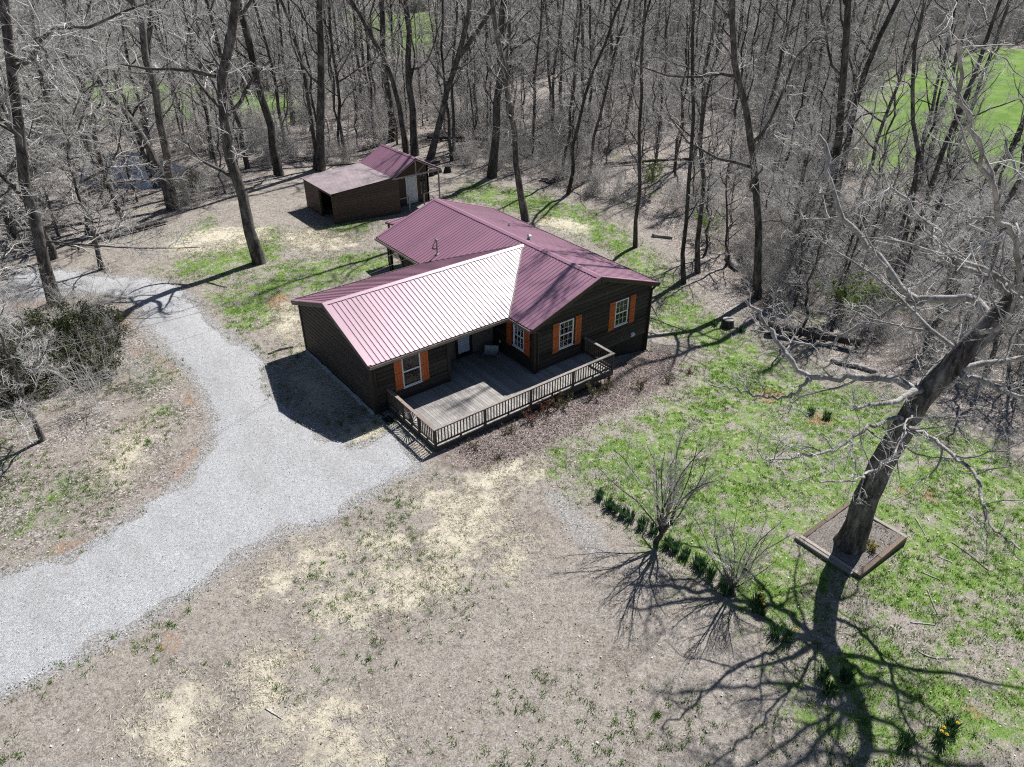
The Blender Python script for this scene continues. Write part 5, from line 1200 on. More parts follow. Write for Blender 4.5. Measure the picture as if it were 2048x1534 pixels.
for i, (k, (lab, cfg, bk, tw)) in enumerate(TREES.items()):
    r0, path = D['T'][k]
    g = np.random.default_rng(100 + i)
    P = np.array(path); b = P[0].copy(); b[2] = gz(b[0], b[1]) - .12
    P[0, 2] = b[2]
    if P[-1, 2] < 19:
        d_ = P[-1] - P[-2]; d_ /= np.linalg.norm(d_); d_ = d_ * .5 + np.array([0, 0, .5]); P = np.vstack([P, P[-1] + d_ * (20 - P[-1, 2])])
    d_ = P[-1] - P[-2]; d_ /= np.linalg.norm(d_)
    if cfg is not CFG_SLIM: P = np.vstack([P, P[-1] + (d_ * .5 + np.array([0, 0, .5])) * 6.5])
    P = P - b
    ex = []; r0 *= .80 if k in ('S', 'T', 'K', 'H') else .70
    if k == 'A':
        ex = [(.12, [(1.0 + .0, -.7, 10.9), (-.4, .5, 11.3), (-1.6, 1.3, 11.2), (-2.9, 2.3, 11.5)]), (.13, [(.2, -.1, 5.4), (-.7, 1.0, 5.9), (-1.5, 1.6, 6.6), (-1.7, 1.2, 7.4)]), (.15, [(.5, -.3, 8.6), (1.7, -1.3, 9.6), (2.2, -1.8, 10.9), (3.2, -2.3, 11.7)]), (.09, [(.3, .0, 4.6), (1.0, -.9, 5.0), (1.8, -1.4, 5.6)])]
    if k == 'I':
        ex = [(.24, [tuple(P[3]), tuple(P[3] + np.array([2.2, -1.4, 3.2])), tuple(P[3] + np.array([4.2, -2.6, 6.4])), tuple(P[3] + np.array([5.6, -3.2, 10.]))])]
    cfg = dict(cfg, extra=ex)
    for e_ in range(len(ex)):
        p0 = np.array(ex[e_][1][0]); c_ = np.array([np.interp(p0[2], P[:, 2], P[:, 0]), np.interp(p0[2], P[:, 2], P[:, 1]), p0[2]])
        ex[e_] = (ex[e_][0], [tuple(np.array(q_) + c_ - p0) for q_ in ex[e_][1]])
    cfg['extra'] = ex
    if k == 'B': cfg['extra'] = [(.06, [(.2, .2, 3.6), (1.2, -1.0, 3.9), (2.2, -1.6, 3.3), (3.2, -2.7, 3.5), (4.4, -3.2, 3.1), (5.4, -4.2, 3.4), (7.0, -5.2, 3.3)])]
    tr, cr = grow_tree(g, P, r0, cfg)
    place_tree('bare_tree', lab, tuple(b), tr, cr, M[bk], M[tw])

# the spreading trees that fill the left edge
LEFT = [((-18.97, 8.46), 7.0, .10, 'small pale bare tree on the island beside the driveway, nearest the camera'),
        ((-12.3, 32.3), 15, .24, 'pale bare tree left of the pond, nearest the water'),
        ((-16.4, 34.4), 16, .26, 'pale bare tree farthest left behind the driveway'),
        ((-9.8, 34.0), 13, .20, 'pale bare tree at the near bank of the pond'),
        ((-20.5, 19.5), 13, .22, 'pale spreading bare tree at the left frame edge above the evergreen brush'),
        ((-21.0, 12.5), 11, .18, 'pale spreading bare tree overhanging the evergreen brush from the left'),
        ((-17.8, 27.5), 14, .22, 'pale spreading bare tree beyond the driveway at upper left'),
        ((-13.9, 40.5), 16, .25, 'tall pale bare tree behind the pond bank at upper left'),
        ((-19.5, 24.0), 15, .20, 'pale bare tree on the far side of the driveway at the left frame edge'),
        ((-8.9, 43.0), 14, .18, 'thin pale bare tree on the far left bank of the pond'),
        ((-15.0, 29.3), 12, .16, 'small pale bare tree beyond the driveway nearest its upper edge'),
        ((-22.3, 15.5), 14, .2, 'pale bare tree reaching in from beyond the left frame edge'),
        ((-22.9, 9.8), 11, .2, 'pale branches of a bare tree reaching over the island from the left'),
        ((-18.2, 37.5), 15, .2, 'pale bare tree in the top left corner of the woods'),
        ((-10.5, 47.5), 15, .2, 'pale bare tree across the pond from the twin tree'),
        ((-20.5, 30.0), 13, .2, 'pale bare tree above the driveway at the left frame edge'),
        ((-13.0, 25.6), 9, .2, 'small pale bare tree between the driveway and the pond'),
        ((-5.5, 41.5), 12, .2, 'pale bare tree on the right bank of the pond'),
        ((-11.0, 54.0), 16, .2, 'pale bare tree at the edge of the left meadow'),
        ((21.0, -8.3), 8, .2, 'low pale bare tree beside the weathered log on the right'),
        ((25.5, -7.2), 9, .2, 'pale bare tree behind the oak trunk on the right'),
        ((24.0, 2.6), 8, .2, 'low pale bare tree in the brush between the stump and woods'),
        ((28.0, 5.0), 9, .2, 'pale bare tree behind the thick mossy trunk on the right'),
        ((19.5, -12.0), 8, .2, 'low pale bare tree at the right frame edge beyond the lawn'),
        ((31.0, -8.5), 11, .2, 'pale bare tree at the right frame edge below the meadow'),
        ((36.0, -1.0), 11, .2, 'pale bare tree in front of the right meadow')]
WIDE = []
for i in range(4):
    g = np.random.default_rng(300 + i); h = 14.0
    dx, dy = g.normal(0, .9, 2)
    P = [(0, 0, 0), (dx * .3, dy * .3, h * .35), (dx * .5 + .4, dy * .5 + .2, h * .65), (dx, dy, h)]
    tr, cr = grow_tree(g, P, .21, dict(CFG_WIDE, t0=.12, limbs=21, ll=(.26, .55), tp=.8))
    a_ = np_mesh('trunk', tr[0], quads=tr[1], smooth=True); a_.materials.append(M['bark'])
    b_ = np_mesh('crown', cr[0], quads=cr[1]); b_.materials.append(M['twig_pale'])
    WIDE.append((a_, b_))
for i, ((x, y), h, r0, lab) in enumerate(LEFT):
    place_tree('bare_tree', lab, (x, y, gz(x, y) - .1), None, None, None, None, rot=i * 2.1, sc=h / 14.0, meshes=WIDE[i % 4])

# ------------------------------------------------------------------ the big oak in its timber bed
g = np.random.default_rng(77)
ob = np.array(D['oaktrunk'][0]); ob[2] = gz(ob[0], ob[1]) - .15
OT = np.array(D['oaktrunk']); OT[0, 2] = ob[2]
OT = np.vstack([OT, OT[-1] + (.5, -.4, 1.6), OT[-1] + (.8, -.3, 4.0), OT[-1] + (.5, .3, 7.0), OT[-1] + (.9, .2, 10.0)]) - ob
n = 34
Q, L = smooth_path(OT, n, g, .02)
t = np.linspace(0, 1, n); hh = Q[:, 2]
R = np.interp(hh, [0, .35, 1.2, 3, 6, 9, 11, 14, 20], [.60, .47, .405, .365, .325, .285, .21, .14, .05])
kk = 26
V, q = tubes(Q[None], R[None], kk)
V = V.reshape(n, kk, 3)
ang = np.arange(kk) * 2 * np.pi / kk
ridge = 1 + .035 * np.sin(ang * 7 + 1)[None] * np.exp(-hh / 6)[:, None] + .05 * (g.random((n, kk)) - .5) + .16 * np.maximum(0, np.sin(ang * 4 + .5))[None] * np.exp(-hh / .35)[:, None]
V = Q[:, None] + (V - Q[:, None]) * ridge[:, :, None]
tr = [(V.reshape(-1, 3), q)]
limb_r = dict(L1=.135, L1b=.065, L2=.145, L2b=.075, L3=.085, L3b=.045, L4=.075, L5=.07, L6=.11, L7=.06, L8=.10)
LP = []
for k, pts in D['oak'].items():
    pq = np.array(pts) - ob
    par = Q if not k.endswith('b') else np.array(D['oak'][k[:-1]]) - ob
    j0 = int(np.argmin(np.linalg.norm(par - pq[0], axis=1)))
    if not k.endswith('b'): j0 = max(0, j0 - 1)
    pq = np.vstack([par[j0], pq])
    m = 26
    qq, l = smooth_path(pq, m, g, .045); qq[1:-1, 2] += g.normal(0, .05, m - 2)
    LP.append((qq[None], (limb_r[k] * np.linspace(1, .34, m))[None]))
for j in range(18):      # limbs on the sides the view does not trace
    h = 6 + j * .62; a = j * 2.4 + .6
    c = np.array([np.interp(h, hh, Q[:, 0]), np.interp(h, hh, Q[:, 1]), h]); ln = g.uniform(4.0, 7.5) * (1 - .03 * j)
    pts = [c]; d_ = np.array([math.cos(a), math.sin(a), .25])
    # keep the crown clear of the camera position
    if (d_[0] < -.2 and d_[1] < .3): ln *= .6
    for s in range(5):
        d_ = norm(d_ + g.normal(0, .28, 3) + (0, 0, .10)); pts.append(pts[-1] + d_ * ln / 5)
    qq, l = smooth_path(pts, 12, g, .04)
    LP.append((qq[None], (g.uniform(.06, .12) * np.linspace(1, .28, 12))[None]))
cr = []
for Pl, Rl in LP:
    tr.append(tubes(Pl, Rl, 8))
    b = spawn(g, Pl, Rl, 10, .15, 1.0, .16, .42, .5, 1.2, 8, .05, .36, .015, .62, .35, .45)
    tr.append(tubes(*b, 5))
    tw = spawn(g, *b, 6, .12, 1.0, .25, .55, .45, 1.15, 4, .02, .30, .011, .7, .45)
    cr.append(tubes(*tw, 3))
    fi = spawn(g, *tw, 4, .1, 1.0, .30, .62, .45, 1.1, 3, .02, .26, .009, .75, .6)
    cr.append(tubes(*fi, 3))
    cr.append(tubes(*spawn(g, *fi, 2, .2, 1.0, .4, .7, .4, 1.0, 2, .02, .2, .009, .8, .6), 3))
tr = pack(tr); nt = kk * (n - 1)
oak = thing('oak_tree', 'massive leaning oak rising from the square timber bed on the right', 'tree', tuple(ob))
oq = tr[1]
me = np_mesh('trunk', tr[0], quads=oq, smooth=True); me.materials.append(M['bark_oak']); me.materials.append(M['limb_pale'])
mi = np.zeros(len(oq), np.int32); mi[nt:] = 1; me.polygons.foreach_set('material_index', mi)
o = bpy.data.objects.new('trunk', me); COL.objects.link(o); o.parent = oak
cr = pack(cr); me = np_mesh('crown', cr[0], quads=cr[1]); me.materials.append(M['twig_pale'])
o = bpy.data.objects.new('crown', me); COL.objects.link(o); o.parent = oak

# timber bed
bed = thing('timber_bed', 'square raised bed of old timbers around the big oak', 'planter', (2.1, -14.8, -.5))
x0, x1, y0, y1 = .62, 3.62, -15.95, -13.68
zb = gz(2, -14.8)
for lvl in range(2):
    zz = -.60 + lvl * .20; e = .0 if lvl == 0 else .006
    for i, (a, b) in enumerate(((x0, 1.9), (1.91, x1 - .15))):
        MB().box(a, b, y0 + e, y0 + .15 + e, zz, zz + .195).build('timber', M['rottimber'], bed, bevel=.012)
        MB().box(a + .15, b + .15, y1 - .15 - e, y1 - e, zz, zz + .195).build('timber', M['rottimber'], bed, bevel=.012)
    MB().box(x0 + e, x0 + .15 + e, y0 + .16, y1, zz, zz + .19).build('timber', M['greywood'] if lvl else M['rottimber'], bed, bevel=.012)
    MB().box(x1 - .15 - e, x1 - e, y0, y1 - .16, zz, zz + .19).build('timber', M['greywood'] if lvl else M['rottimber'], bed, bevel=.012)
MB().box(x0 - .13, x0 - .005, y0 + .25, y1 + .1, -.58, -.225).build('timber', M['greywood'], bed, bevel=.012)
gx_, gy_ = np.meshgrid(np.linspace(x0 + .16, x1 - .16, 24), np.linspace(y0 + .17, y1 - .17, 20))
hz = -.30 + .07 * vnoise(gx_, gy_, 1.5, 4) + .04 * vnoise(gx_, gy_, 5, 2) + .12 * np.exp(-((gx_ - ob[0]) ** 2 + (gy_ - ob[1]) ** 2) / .8)
ix = np.arange(24 * 20).reshape(20, 24)
me = np_mesh('soil', np.stack([gx_ - 2.1, gy_ + 14.8, hz + .5], -1).reshape(-1, 3), quads=np.stack([ix[:-1, :-1], ix[:-1, 1:], ix[1:, 1:], ix[1:, :-1]], -1).reshape(-1, 4), smooth=True)
put('soil', me, M['soil'], bed, (2.1, -14.8, -.5))
lg = np.random.default_rng(5); ln_ = 900
lp = np.stack([lg.uniform(x0 + .18, x1 - .18, ln_) - 2.1, lg.uniform(y0 + .18, y1 - .18, ln_) + 14.8, lg.uniform(.225, .27, ln_)], -1)
LEAFBED = (lp, lg)

# ------------------------------------------------------------------ crape myrtles, shrubs, saplings
def multi_stem(name, label, x, y, h, stems, g, trunk_h=.5, r=.09, spread=.55, bark='bark_dark', twig='twig', br=5, tw=5, fi=3, group=None, cat='tree', leaf=None, nleaf=0, lsz=.04, sink=.05, z=None):
    base = (x, y, (gz(x, y) if z is None else z) - sink)
    tr, cr, pts = [], [], []
    top = np.array([g.normal(0, .05), g.normal(0, .05), trunk_h])
    if trunk_h > .15:
        tp, _ = smooth_path([(0, 0, 0), top * .5, top], 5, g, .01); tr.append(tubes(tp[None], (r * np.array([1.5, 1.1, 1, 1, .95]))[None], 9))
    else: top = np.zeros(3)
    S, RR = [], []
    for i in range(stems):
        a = 2 * np.pi * (i + g.uniform(-.3, .3)) / stems; s = spread * g.uniform(.45, 1.1)
        d_ = norm(np.array([math.cos(a) * s, math.sin(a) * s, 1.0])); p = [top - np.array([0, 0, .06])]
        for j in range(6):
            d_ = norm(d_ + g.normal(0, .15, 3) + (0, 0, .05)); p.append(p[-1] + d_ * (h - trunk_h) * g.uniform(.85, 1.1) / 6)
        S.append(p); RR.append(r * .45 * np.linspace(1, .28, 7) * g.uniform(.7, 1.1))
    S, RR = np.array(S), np.array(RR)
    tr.append(tubes(S, RR, 6))
    b = spawn(g, S, RR, br, .2, .98, .28, .5, .25, .6, 5, .10, .12, .008, .6, .4); cr.append(tubes(*b, 4))
    t_ = spawn(g, *b, tw, .15, 1, .3, .55, .25, .7, 3, .08, .14, .007, .7, .5); cr.append(tubes(*t_, 3))
    if fi: f_ = spawn(g, *t_, fi, .1, 1, .4, .7, .3, .7, 2, .06, .14, .007, .8, .6); cr.append(tubes(*f_, 3))
    o = thing(name, label, cat, base, group)
    tr, cr2 = pack(tr), pack(cr)
    a = np_mesh('trunk', tr[0], quads=tr[1], smooth=True); a.materials.append(M[bark])
    c = np_mesh('twigs' if cat != 'tree' else 'crown', cr2[0], quads=cr2[1]); c.materials.append(M[twig])
    for nm, me in (('trunk' if cat == 'tree' else 'stems', a), (c.name.split('.')[0], c)):
        ob_ = bpy.data.objects.new(nm, me); COL.objects.link(ob_); ob_.parent = o
    if leaf:
        src = t_[0].reshape(-1, 3); pts = src[g.integers(0, len(src), nleaf)] + g.normal(0, lsz, (nleaf, 3))
        me = leaf_mesh(pts, lsz, g); me.materials.append(M[leaf])
        ob_ = bpy.data.objects.new('leaves', me); COL.objects.link(ob_); ob_.parent = o
    return o
def leaf_mesh(pts, sz, g, asp=.5):
    n = len(pts); u = norm(g.normal(size=(n, 3))); v = norm(np.cross(u, g.normal(size=(n, 3))))
    s = sz * g.uniform(.6, 1.3, n)[:, None]
    V = np.stack([pts - u * s, pts - v * s * asp, pts + u * s, pts + v * s * asp], 1).reshape(-1, 3)
    return np_mesh('leaves', V, quads=np.arange(4 * n).reshape(-1, 4), attrs={'tint': np.repeat(np.clip(g.normal(.5, .25, n), 0, 1), 4)})

me = leaf_mesh(LEAFBED[0], .035, LEAFBED[1], .6); me.materials.append(M['leaf']); q_ = put('fallen_leaves', me, None, bed, (2.1, -14.8, -.5)); q_['kind'] = 'stuff'
g = np.random.default_rng(55)
multi_stem('crape_myrtle', 'taller bare multi-stemmed small tree in the daffodil row', -3.46, -10.84, 4.3, 13, g, .55, .085, .50, bark='bark', twig='twig', br=7, tw=6, fi=3)
multi_stem('crape_myrtle', 'shorter bare multi-stemmed small tree beside yellow daffodils', -3.25, -13.95, 3.1, 11, g, .35, .065, .75, bark='bark', twig='twig', br=7, tw=6, fi=3)
multi_stem('small_shrub', 'orange-tipped shrub at the back right of the oak timber bed', 3.05, -14.35, .50, 9, g, .05, .03, .6, twig='twig_brown', leaf='yellowleaf', nleaf=420, lsz=.035, cat='shrub', fi=0, z=-.27)
multi_stem('small_shrub', 'yellow-green shrub at the front of the oak timber bed', 1.98, -15.45, .50, 9, g, .05, .03, .6, twig='twig_brown', leaf='yellowleaf', nleaf=520, lsz=.035, cat='shrub', fi=0, z=-.27)
multi_stem('small_shrub', 'thin twiggy plant at the left corner of the oak timber bed', 1.0, -14.9, .40, 7, g, .05, .02, .6, twig='twig_brown', cat='shrub', fi=0, z=-.27)
ordw = ['first', 'second', 'third', 'fourth', 'fifth', 'sixth', 'seventh', 'eighth', 'ninth', 'tenth', 'eleventh', 'twelfth', 'thirteenth', 'fourteenth', 'fifteenth', 'sixteenth', 'seventeenth', 'eighteenth', 'nineteenth', 'twentieth']
deck_sh = [(-5.4, -2.75, .55, 'shrubleaf', 70), (-3.55, -2.75, .55, 'shrubleaf', 150), (-2.35, -2.55, .75, 'redleaf', 260), (-1.35, -2.45, .8, 'redleaf', 330), (-.45, -2.40, .85, 'shrubleaf', 420), (1.35, -2.6, .95, 'shrubleaf', 420), (2.45, -2.35, .7, 'shrubleaf', 300), (3.9, -3.1, .75, 'shrubleaf', 220), (5.6, -3.3, .6, 'shrubleaf', 160), (7.6, -3.0, .5, 'redleaf', 90), (-5.0, -3.9, .35, 'shrubleaf', 60)]
for i, (x, y, h, lf, nl) in enumerate(deck_sh):
    lab = '%s shrub counted from the driveway end of the mulch bed along the deck' % ordw[i] if i < 10 else 'tiny dark seedling at the lawn edge of the mulch bed near the driveway'
    multi_stem('garden_shrub', lab, x, y, h, 9, g, .05, .025, .75, twig='twig_brown', leaf=lf, nleaf=int(nl * 1.2), lsz=.04, cat='shrub', fi=2, br=5, tw=4, group='shrubs in the mulch bed')
for x, y, h, lab in ((26.6, 18.2, 2.8, 'fresh green sapling at the wood edge behind the main roof'), (24.75, 9.7, 2.4, 'fresh green sapling low in the brush right of the roof'), (21.4, -3.2, 2.6, 'broad olive-green bush behind the oak limbs on the right'), (22.6, -4.4, 2.3, 'olive-green bush right of the broad green bush'), (-4.6, 35.5, 2.2, 'dull green bush at the pond bank by the twin tree')):
    big = 'olive' in lab or 'dull' in lab
    multi_stem('leafy_sapling', lab, x, y, h, 14 if big else 8, g, .2, .04, .9 if big else .55, twig='twig', leaf='shrubleaf' if 'dull' in lab else 'freshleaf', nleaf=5200 if big else 2200, lsz=.05, cat='bush', br=6, tw=5, fi=2)

# dark evergreen brush on the left island
for i, (x, y, h, r, lab) in enumerate(((-17.2, 15.2, 2.7, 2.0, 'dark evergreen brush in the middle of the left island'), (-19.0, 15.6, 2.7, 2.0, 'dark evergreen brush at the left end of the island'), (-16.2, 12.9, 1.9, 1.6, 'low evergreen brush on the island tip nearest the driveway'), (-15.5, 15.2, 2.2, 1.7, 'evergreen brush on the island beside the upper driveway bend'), (-18.6, 12.9, 2.0, 1.7, 'evergreen brush at the left frame edge below the bare twigs'))):
    gg = np.random.default_rng(500 + i)
    o = multi_stem('evergreen_bush', lab, x, y, h, 13, gg, .1, .05, 1.2, twig='twig', cat='bush', br=5, tw=4, fi=0)
    nclump = 85
    cs = gg.normal(size=(nclump, 3)); cs = norm(cs) * (gg.random((nclump, 1)) ** .45) * np.array([r, r, h * .55]) + np.array([0, 0, h * .5]); cs = cs[cs[:, 2] > .1]
    pts = np.repeat(cs, 75, 0) + gg.normal(0, .16, (len(cs) * 75, 3))
    me = leaf_mesh(pts, .085, gg, .25); me.materials.append(M['evergreen'])
    q_ = bpy.data.objects.new('foliage', me); COL.objects.link(q_); q_.parent = o

# ------------------------------------------------------------------ daffodil clumps
DAFF = [[-3.38,-7.97],[-3.5,-8.57],[-3.45,-8.85],[-3.39,-9.22],[-3.36,-9.52],[-3.33,-10.04],[-3.18,-10.46],[-3.31,-11.2],[-3.25,-11.5],[-3.21,-11.91],[-3.14,-12.38],[-3.22,-12.62],[-3.26,-13.0],[-3.11,-13.45],[-3.38,-13.75],[-2.95,-14.58],[-3.12,-14.87],[-3.5,-15.64],[-3.36,-15.95],[-3.68,-17.33]]
def clump(x, y, r, h, label, flowers, g, group):
    o = thing('daffodil_clump', label, 'daffodils', (x, y, gz(x, y)), group)
    n = 110; a = g.uniform(0, 2 * np.pi, n); rr = r * np.sqrt(g.random(n)) * .7
    bx, by = np.cos(a) * rr, np.sin(a) * rr; hh_ = h * g.uniform(.6, 1.1, n); ln = hh_ * g.uniform(.1, .55, n); w = .012
    p = a + np.pi / 2
    V = np.empty((n, 5, 3))
    V[:, 0] = np.stack([bx - np.cos(p) * w, by - np.sin(p) * w, 0 * bx - .02], -1); V[:, 1] = np.stack([bx + np.cos(p) * w, by + np.sin(p) * w, 0 * bx - .02], -1)
    mx, my, mz_ = bx + np.cos(a) * ln * .35, by + np.sin(a) * ln * .35, hh_ * .6
    V[:, 2] = np.stack([mx + np.cos(p) * w, my + np.sin(p) * w, mz_], -1); V[:, 3] = np.stack([mx - np.cos(p) * w, my - np.sin(p) * w, mz_], -1)
    V[:, 4] = np.stack([bx + np.cos(a) * ln, by + np.sin(a) * ln, hh_], -1)
    k = np.arange(n)[:, None] * 5
    me = np_mesh('leaves', V.reshape(-1, 3), quads=k + np.array([[0, 1, 2, 3]]), tris=k + np.array([[3, 2, 4]]), attrs={'tint': np.repeat(np.clip(g.normal(.45, .25, n), 0, 1), 5)})
    me.materials.append(M['daff']); q_ = bpy.data.objects.new('leaves', me); COL.objects.link(q_); q_.parent = o
    for _ in range(flowers):
        fa, fr_ = g.uniform(0, 6.28), r * g.uniform(.2, 1.0)
        m = MB(); c = Vector((math.cos(fa) * fr_, math.sin(fa) * fr_, h * g.uniform(.95, 1.2)))
        for s in range(6):
            t0_, t1_ = s * math.pi / 3, (s + .8) * math.pi / 3; tm = (t0_ + t1_) / 2
            m.add([c, c + Vector((math.cos(t0_) * .035, math.sin(t0_) * .035, .01)), c + Vector((math.cos(tm) * .06, math.sin(tm) * .06, .015)), c + Vector((math.cos(t1_) * .035, math.sin(t1_) * .035, .01))], [(0, 1, 2, 3)])
        m.cyl(c, c + Vector((0, 0, .035)), .012, .022, 6)
        me = mk_mesh('flower', m.v, m.f); me.materials.append(M['petal']); q_ = bpy.data.objects.new('flower', me); COL.objects.link(q_); q_.parent = o
for i, (x, y) in enumerate(DAFF):
    fl = 5 if i == 15 else 2 if i in (16,) else 1 if i in (18,) else 0
    clump(x, y, .21, .37, '%s dark green daffodil clump in the row, counted from the house' % ordw[i], fl, g, 'daffodil clumps in the lawn row')
for x, y, lab, fl in ((-3.98, -17.7, 'daffodil clump inside the oak trunk shadow, lower of two', 0), (-3.24, -17.76, 'daffodil clump just right of the oak trunk shadow', 0), (-2.91, -20.25, 'daffodil clump with yellow blooms near the bottom right', 3), (-2.41, -20.27, 'daffodil clump right of the blooming one at bottom right', 1), (-3.77, -19.76, 'daffodil clump between oak limb shadows at bottom right', 0), (8.66, -9.01, 'lone daffodil clump on the lawn left of the oak trunk', 0), (8.86, -9.7, 'small green clump beside the lone daffodil clump', 0), (15.2, -.6, 'green daffodil clump beside the stump', 0), (14.6, .9, 'green daffodil clump left of the stump', 0)):
    clump(x, y, .24, .36, lab, fl, g, None)

# ------------------------------------------------------------------ logs, sticks, stacks
def log(name, label, pts, r, bark='bark_dark', cat='log', sides=10, stubs=0):
    g = np.random.default_rng(int(abs(pts[0][0] * 100)) + 5)
    P = np.array([(x, y, gz(x, y) + r * .8 + dz) for x, y, dz in pts])
    q, l = smooth_path(P, 9, g, r * .12)
    R = r * np.linspace(1, .75, 9) * (1 + .13 * g.normal(size=9))
    V, Q = tubes(q[None], R[None], sides)
    c0, c1 = len(V), len(V) + 1
    V = np.vstack([V, q[0], q[-1]])
    T = [[c0, (i + 1) % sides, i] for i in range(sides)] + [[c1, 8 * sides + i, 8 * sides + (i + 1) % sides] for i in range(sides)]
    b = q[0].copy(); b[2] -= r
    me = np_mesh(name, V - b, quads=Q, tris=T, smooth=True)
    o = put(name, me, M[bark], None, tuple(b))
    tag(o, label, cat)
    if stubs:
        s = spawn(g, (q - b)[None], R[None], stubs, .2, .95, .12, .3, .5, 1.1, 5, .02, .2, .02, .5, .3)
        v, k = tubes(*s, 5)
        me = np_mesh('branch', v, quads=k); me.materials.append(M[bark]); c = bpy.data.objects.new('branch', me); COL.objects.link(c); c.parent = o
    return o
log('fallen_log', 'thick dark fallen log lying under the oak limbs at right', [(16.2, -1.6, .1), (17.8, -4.0, .15), (18.2, -6.0, .2)], .32)
log('fallen_log', 'pale weathered log at the leafy edge below the dark log', [(16.0, -5.8, -.05), (16.1, -7.2, 0), (15.7, -8.3, -.05)], .15, 'limb_pale')
log('fallen_log', 'short cut log lying on the back lawn edge right of the roof', [(21.6, 12.6, -.05), (22.6, 11.5, -.05)], .15, 'limb_pale')
log('fallen_log', 'pale log half hidden in brush near the thin dark tree', [(23.4, 6.9, 0), (22.2, 5.2, 0)], .24, 'limb_pale')
log('fallen_log', 'long fallen trunk in the woods behind the tall dark trunk', [(24, 38, .1), (29, 34.5, .2), (33, 30.5, .1)], .22, stubs=6)
log('fallen_log', 'fallen log left of the long trunk in the woods', [(21, 43, .1), (25, 40, .2), (27.5, 36, .1)], .17, stubs=5)
log('fallen_log', 'low dark log behind the right side of the shed', [(12.2, 36.5, .1), (17.5, 35.2, .1)], .16)
log('fallen_log', 'thin fallen trunk crossing the forest floor right of the plank stack', [(28, 26, .1), (33, 22.5, .3), (38, 20, .2)], .15, stubs=5)
log('fallen_log', 'mossy log on the near bank of the pond', [(-12.5, 30.6, .05), (-7.5, 31.3, .1)], .16, stubs=4)
log('drain_pipe', 'dark corrugated drain pipe on the straw by the left rear house corner', [(-7.75, 9.35, 0), (-8.3, 9.55, 0), (-9.0, 9.45, 0)], .055, 'bark_dark', 'pipe', 8)
STK = [[[5.26,-15.46],[4.8,-15.96],[4.37,-16.39]],[[5.01,-16.89],[4.9,-17.56],[4.63,-18.24]],[[-.62,-18.49],[-.6,-18.85],[.09,-19.36]],[[3.89,-16.93],[4.0,-17.38]],[[2.67,-17.01],[2.81,-17.52]],[[2.02,-17.49],[1.23,-18.19]],[[.24,-17.83],[.77,-18.33]],[[-1.14,-16.82],[-1.41,-17.01]],[[-16.41,-8.7],[-16.16,-9.31]]]
SLB = ['crooked fallen stick just right of the oak timber bed', 'long crooked stick right of the timber bed near the frame edge', 'pale stick lying across the oak limb shadow at lower right', 'short stick between the two long sticks right of the bed', 'short stick below the right corner of the timber bed', 'stick pointing down towards the oak limb shadows', 'pale stick left of the stick that points down', 'short reddish stick standing out on grass beside the trunk shadow', 'tan stick on a straw patch at the bottom left']
for s, lab in zip(STK, SLB):
    log('fallen_stick', lab, [(x, y, .0) for x, y in s], .022, 'limb_pale', 'stick', 6, 2)
# weathered plank stack at the wood edge
st = thing('plank_stack', 'low stack of weathered dark planks at the wood edge', 'wood pile', (22.9, 25.3, gz(22.9, 25.3)))
gg = random.Random(4)
z = gz(22.9, 25.3) + .0
for lvl in range(4):
    if lvl % 2 == 0:
        for k in range(3):
            MB().beam((22.1 + k * .75, 24.7, z + .06), (22.35 + k * .75, 26.1, z + .06), .12, .11).build('bearer', M['rottimber'], st)
        z += .12
    else:
        for k in range(7):
            y = 24.75 + k * .2; o_ = gg.uniform(-.15, .15)
            MB().beam((21.75 + o_, y, z + .03 + gg.uniform(0, .01)), (24.0 + o_, y + gg.uniform(-.05, .05), z + .03 + gg.uniform(0, .03)), .16, .04).build('plank', M['greywood'], st)
        z += .07
# stump with a pale sawn face
m = MB().cyl((15.02, .35, gz(15, .35) - .1), (15.05, .37, gz(15, .35) + .45), .42, .33, 14)
sp = m.build('tree_stump', M['bark_dark']); tag(sp, 'old stump with a pale sawn top beside green clumps at right', 'stump')
MB().cyl((15.05, .37, gz(15, .35) + .452), (15.05, .37, gz(15, .35) + .462), .32, .30, 14).build('cut_face', M['limb_pale'], sp)
# stacked dark rocks beyond the right side of the shed
for i in range(9):
    x = 12.3 + i * .55; y = 33.0 + .3 * math.sin(i * 2.1)
    g_ = np.random.default_rng(900 + i)
    b = MB().cyl((x, y, gz(x, y) - .1), (x + g_.normal(0, .05), y, gz(x, y) + g_.uniform(.35, .6)), g_.uniform(.28, .42), g_.uniform(.15, .25), 8).build('field_rock', M['foundation'])
    tag(b, 'dark rock in the low rubble row behind the right eave of the shed', 'rock', 'rocks in the rubble row behind the shed')

# ------------------------------------------------------------------ the woods: individual trees
protos = []
for i in range(12):
    g = np.random.default_rng(1000 + i)
    if i < 3: h, r0, cfg = g.uniform(21, 25), g.uniform(.12, .19), dict(CFG_WOOD, limbs=20)
    elif i < 6: h, r0, cfg = g.uniform(14, 18), g.uniform(.065, .10), dict(CFG_SLIM, limbs=20, t0=.12)
    else: h, r0, cfg = g.uniform(7, 12), g.uniform(.045, .075), dict(CFG_SLIM, limbs=20, br=6, tw=6, fi=4, ll=(.18, .36), t0=.10)
    dx, dy = g.normal(0, .05 * h, 2)
    P = [(0, 0, 0), (dx * .2 + g.normal(0, .15), dy * .2, h * .3), (dx * .6, dy * .6 + g.normal(0, .25), h * .6), (dx, dy, h)]
    tr, cr = grow_tree(g, P, r0, cfg)
    a = np_mesh('trunk', tr[0], quads=tr[1], smooth=True); a.materials.append(M['bark_dark'] if i % 2 else M['bark'])
    b = np_mesh('crown', cr[0], quads=cr[1]); b.materials.append(M['twig'] if i < 6 else M['twig_brush'])
    protos.append((a, b))
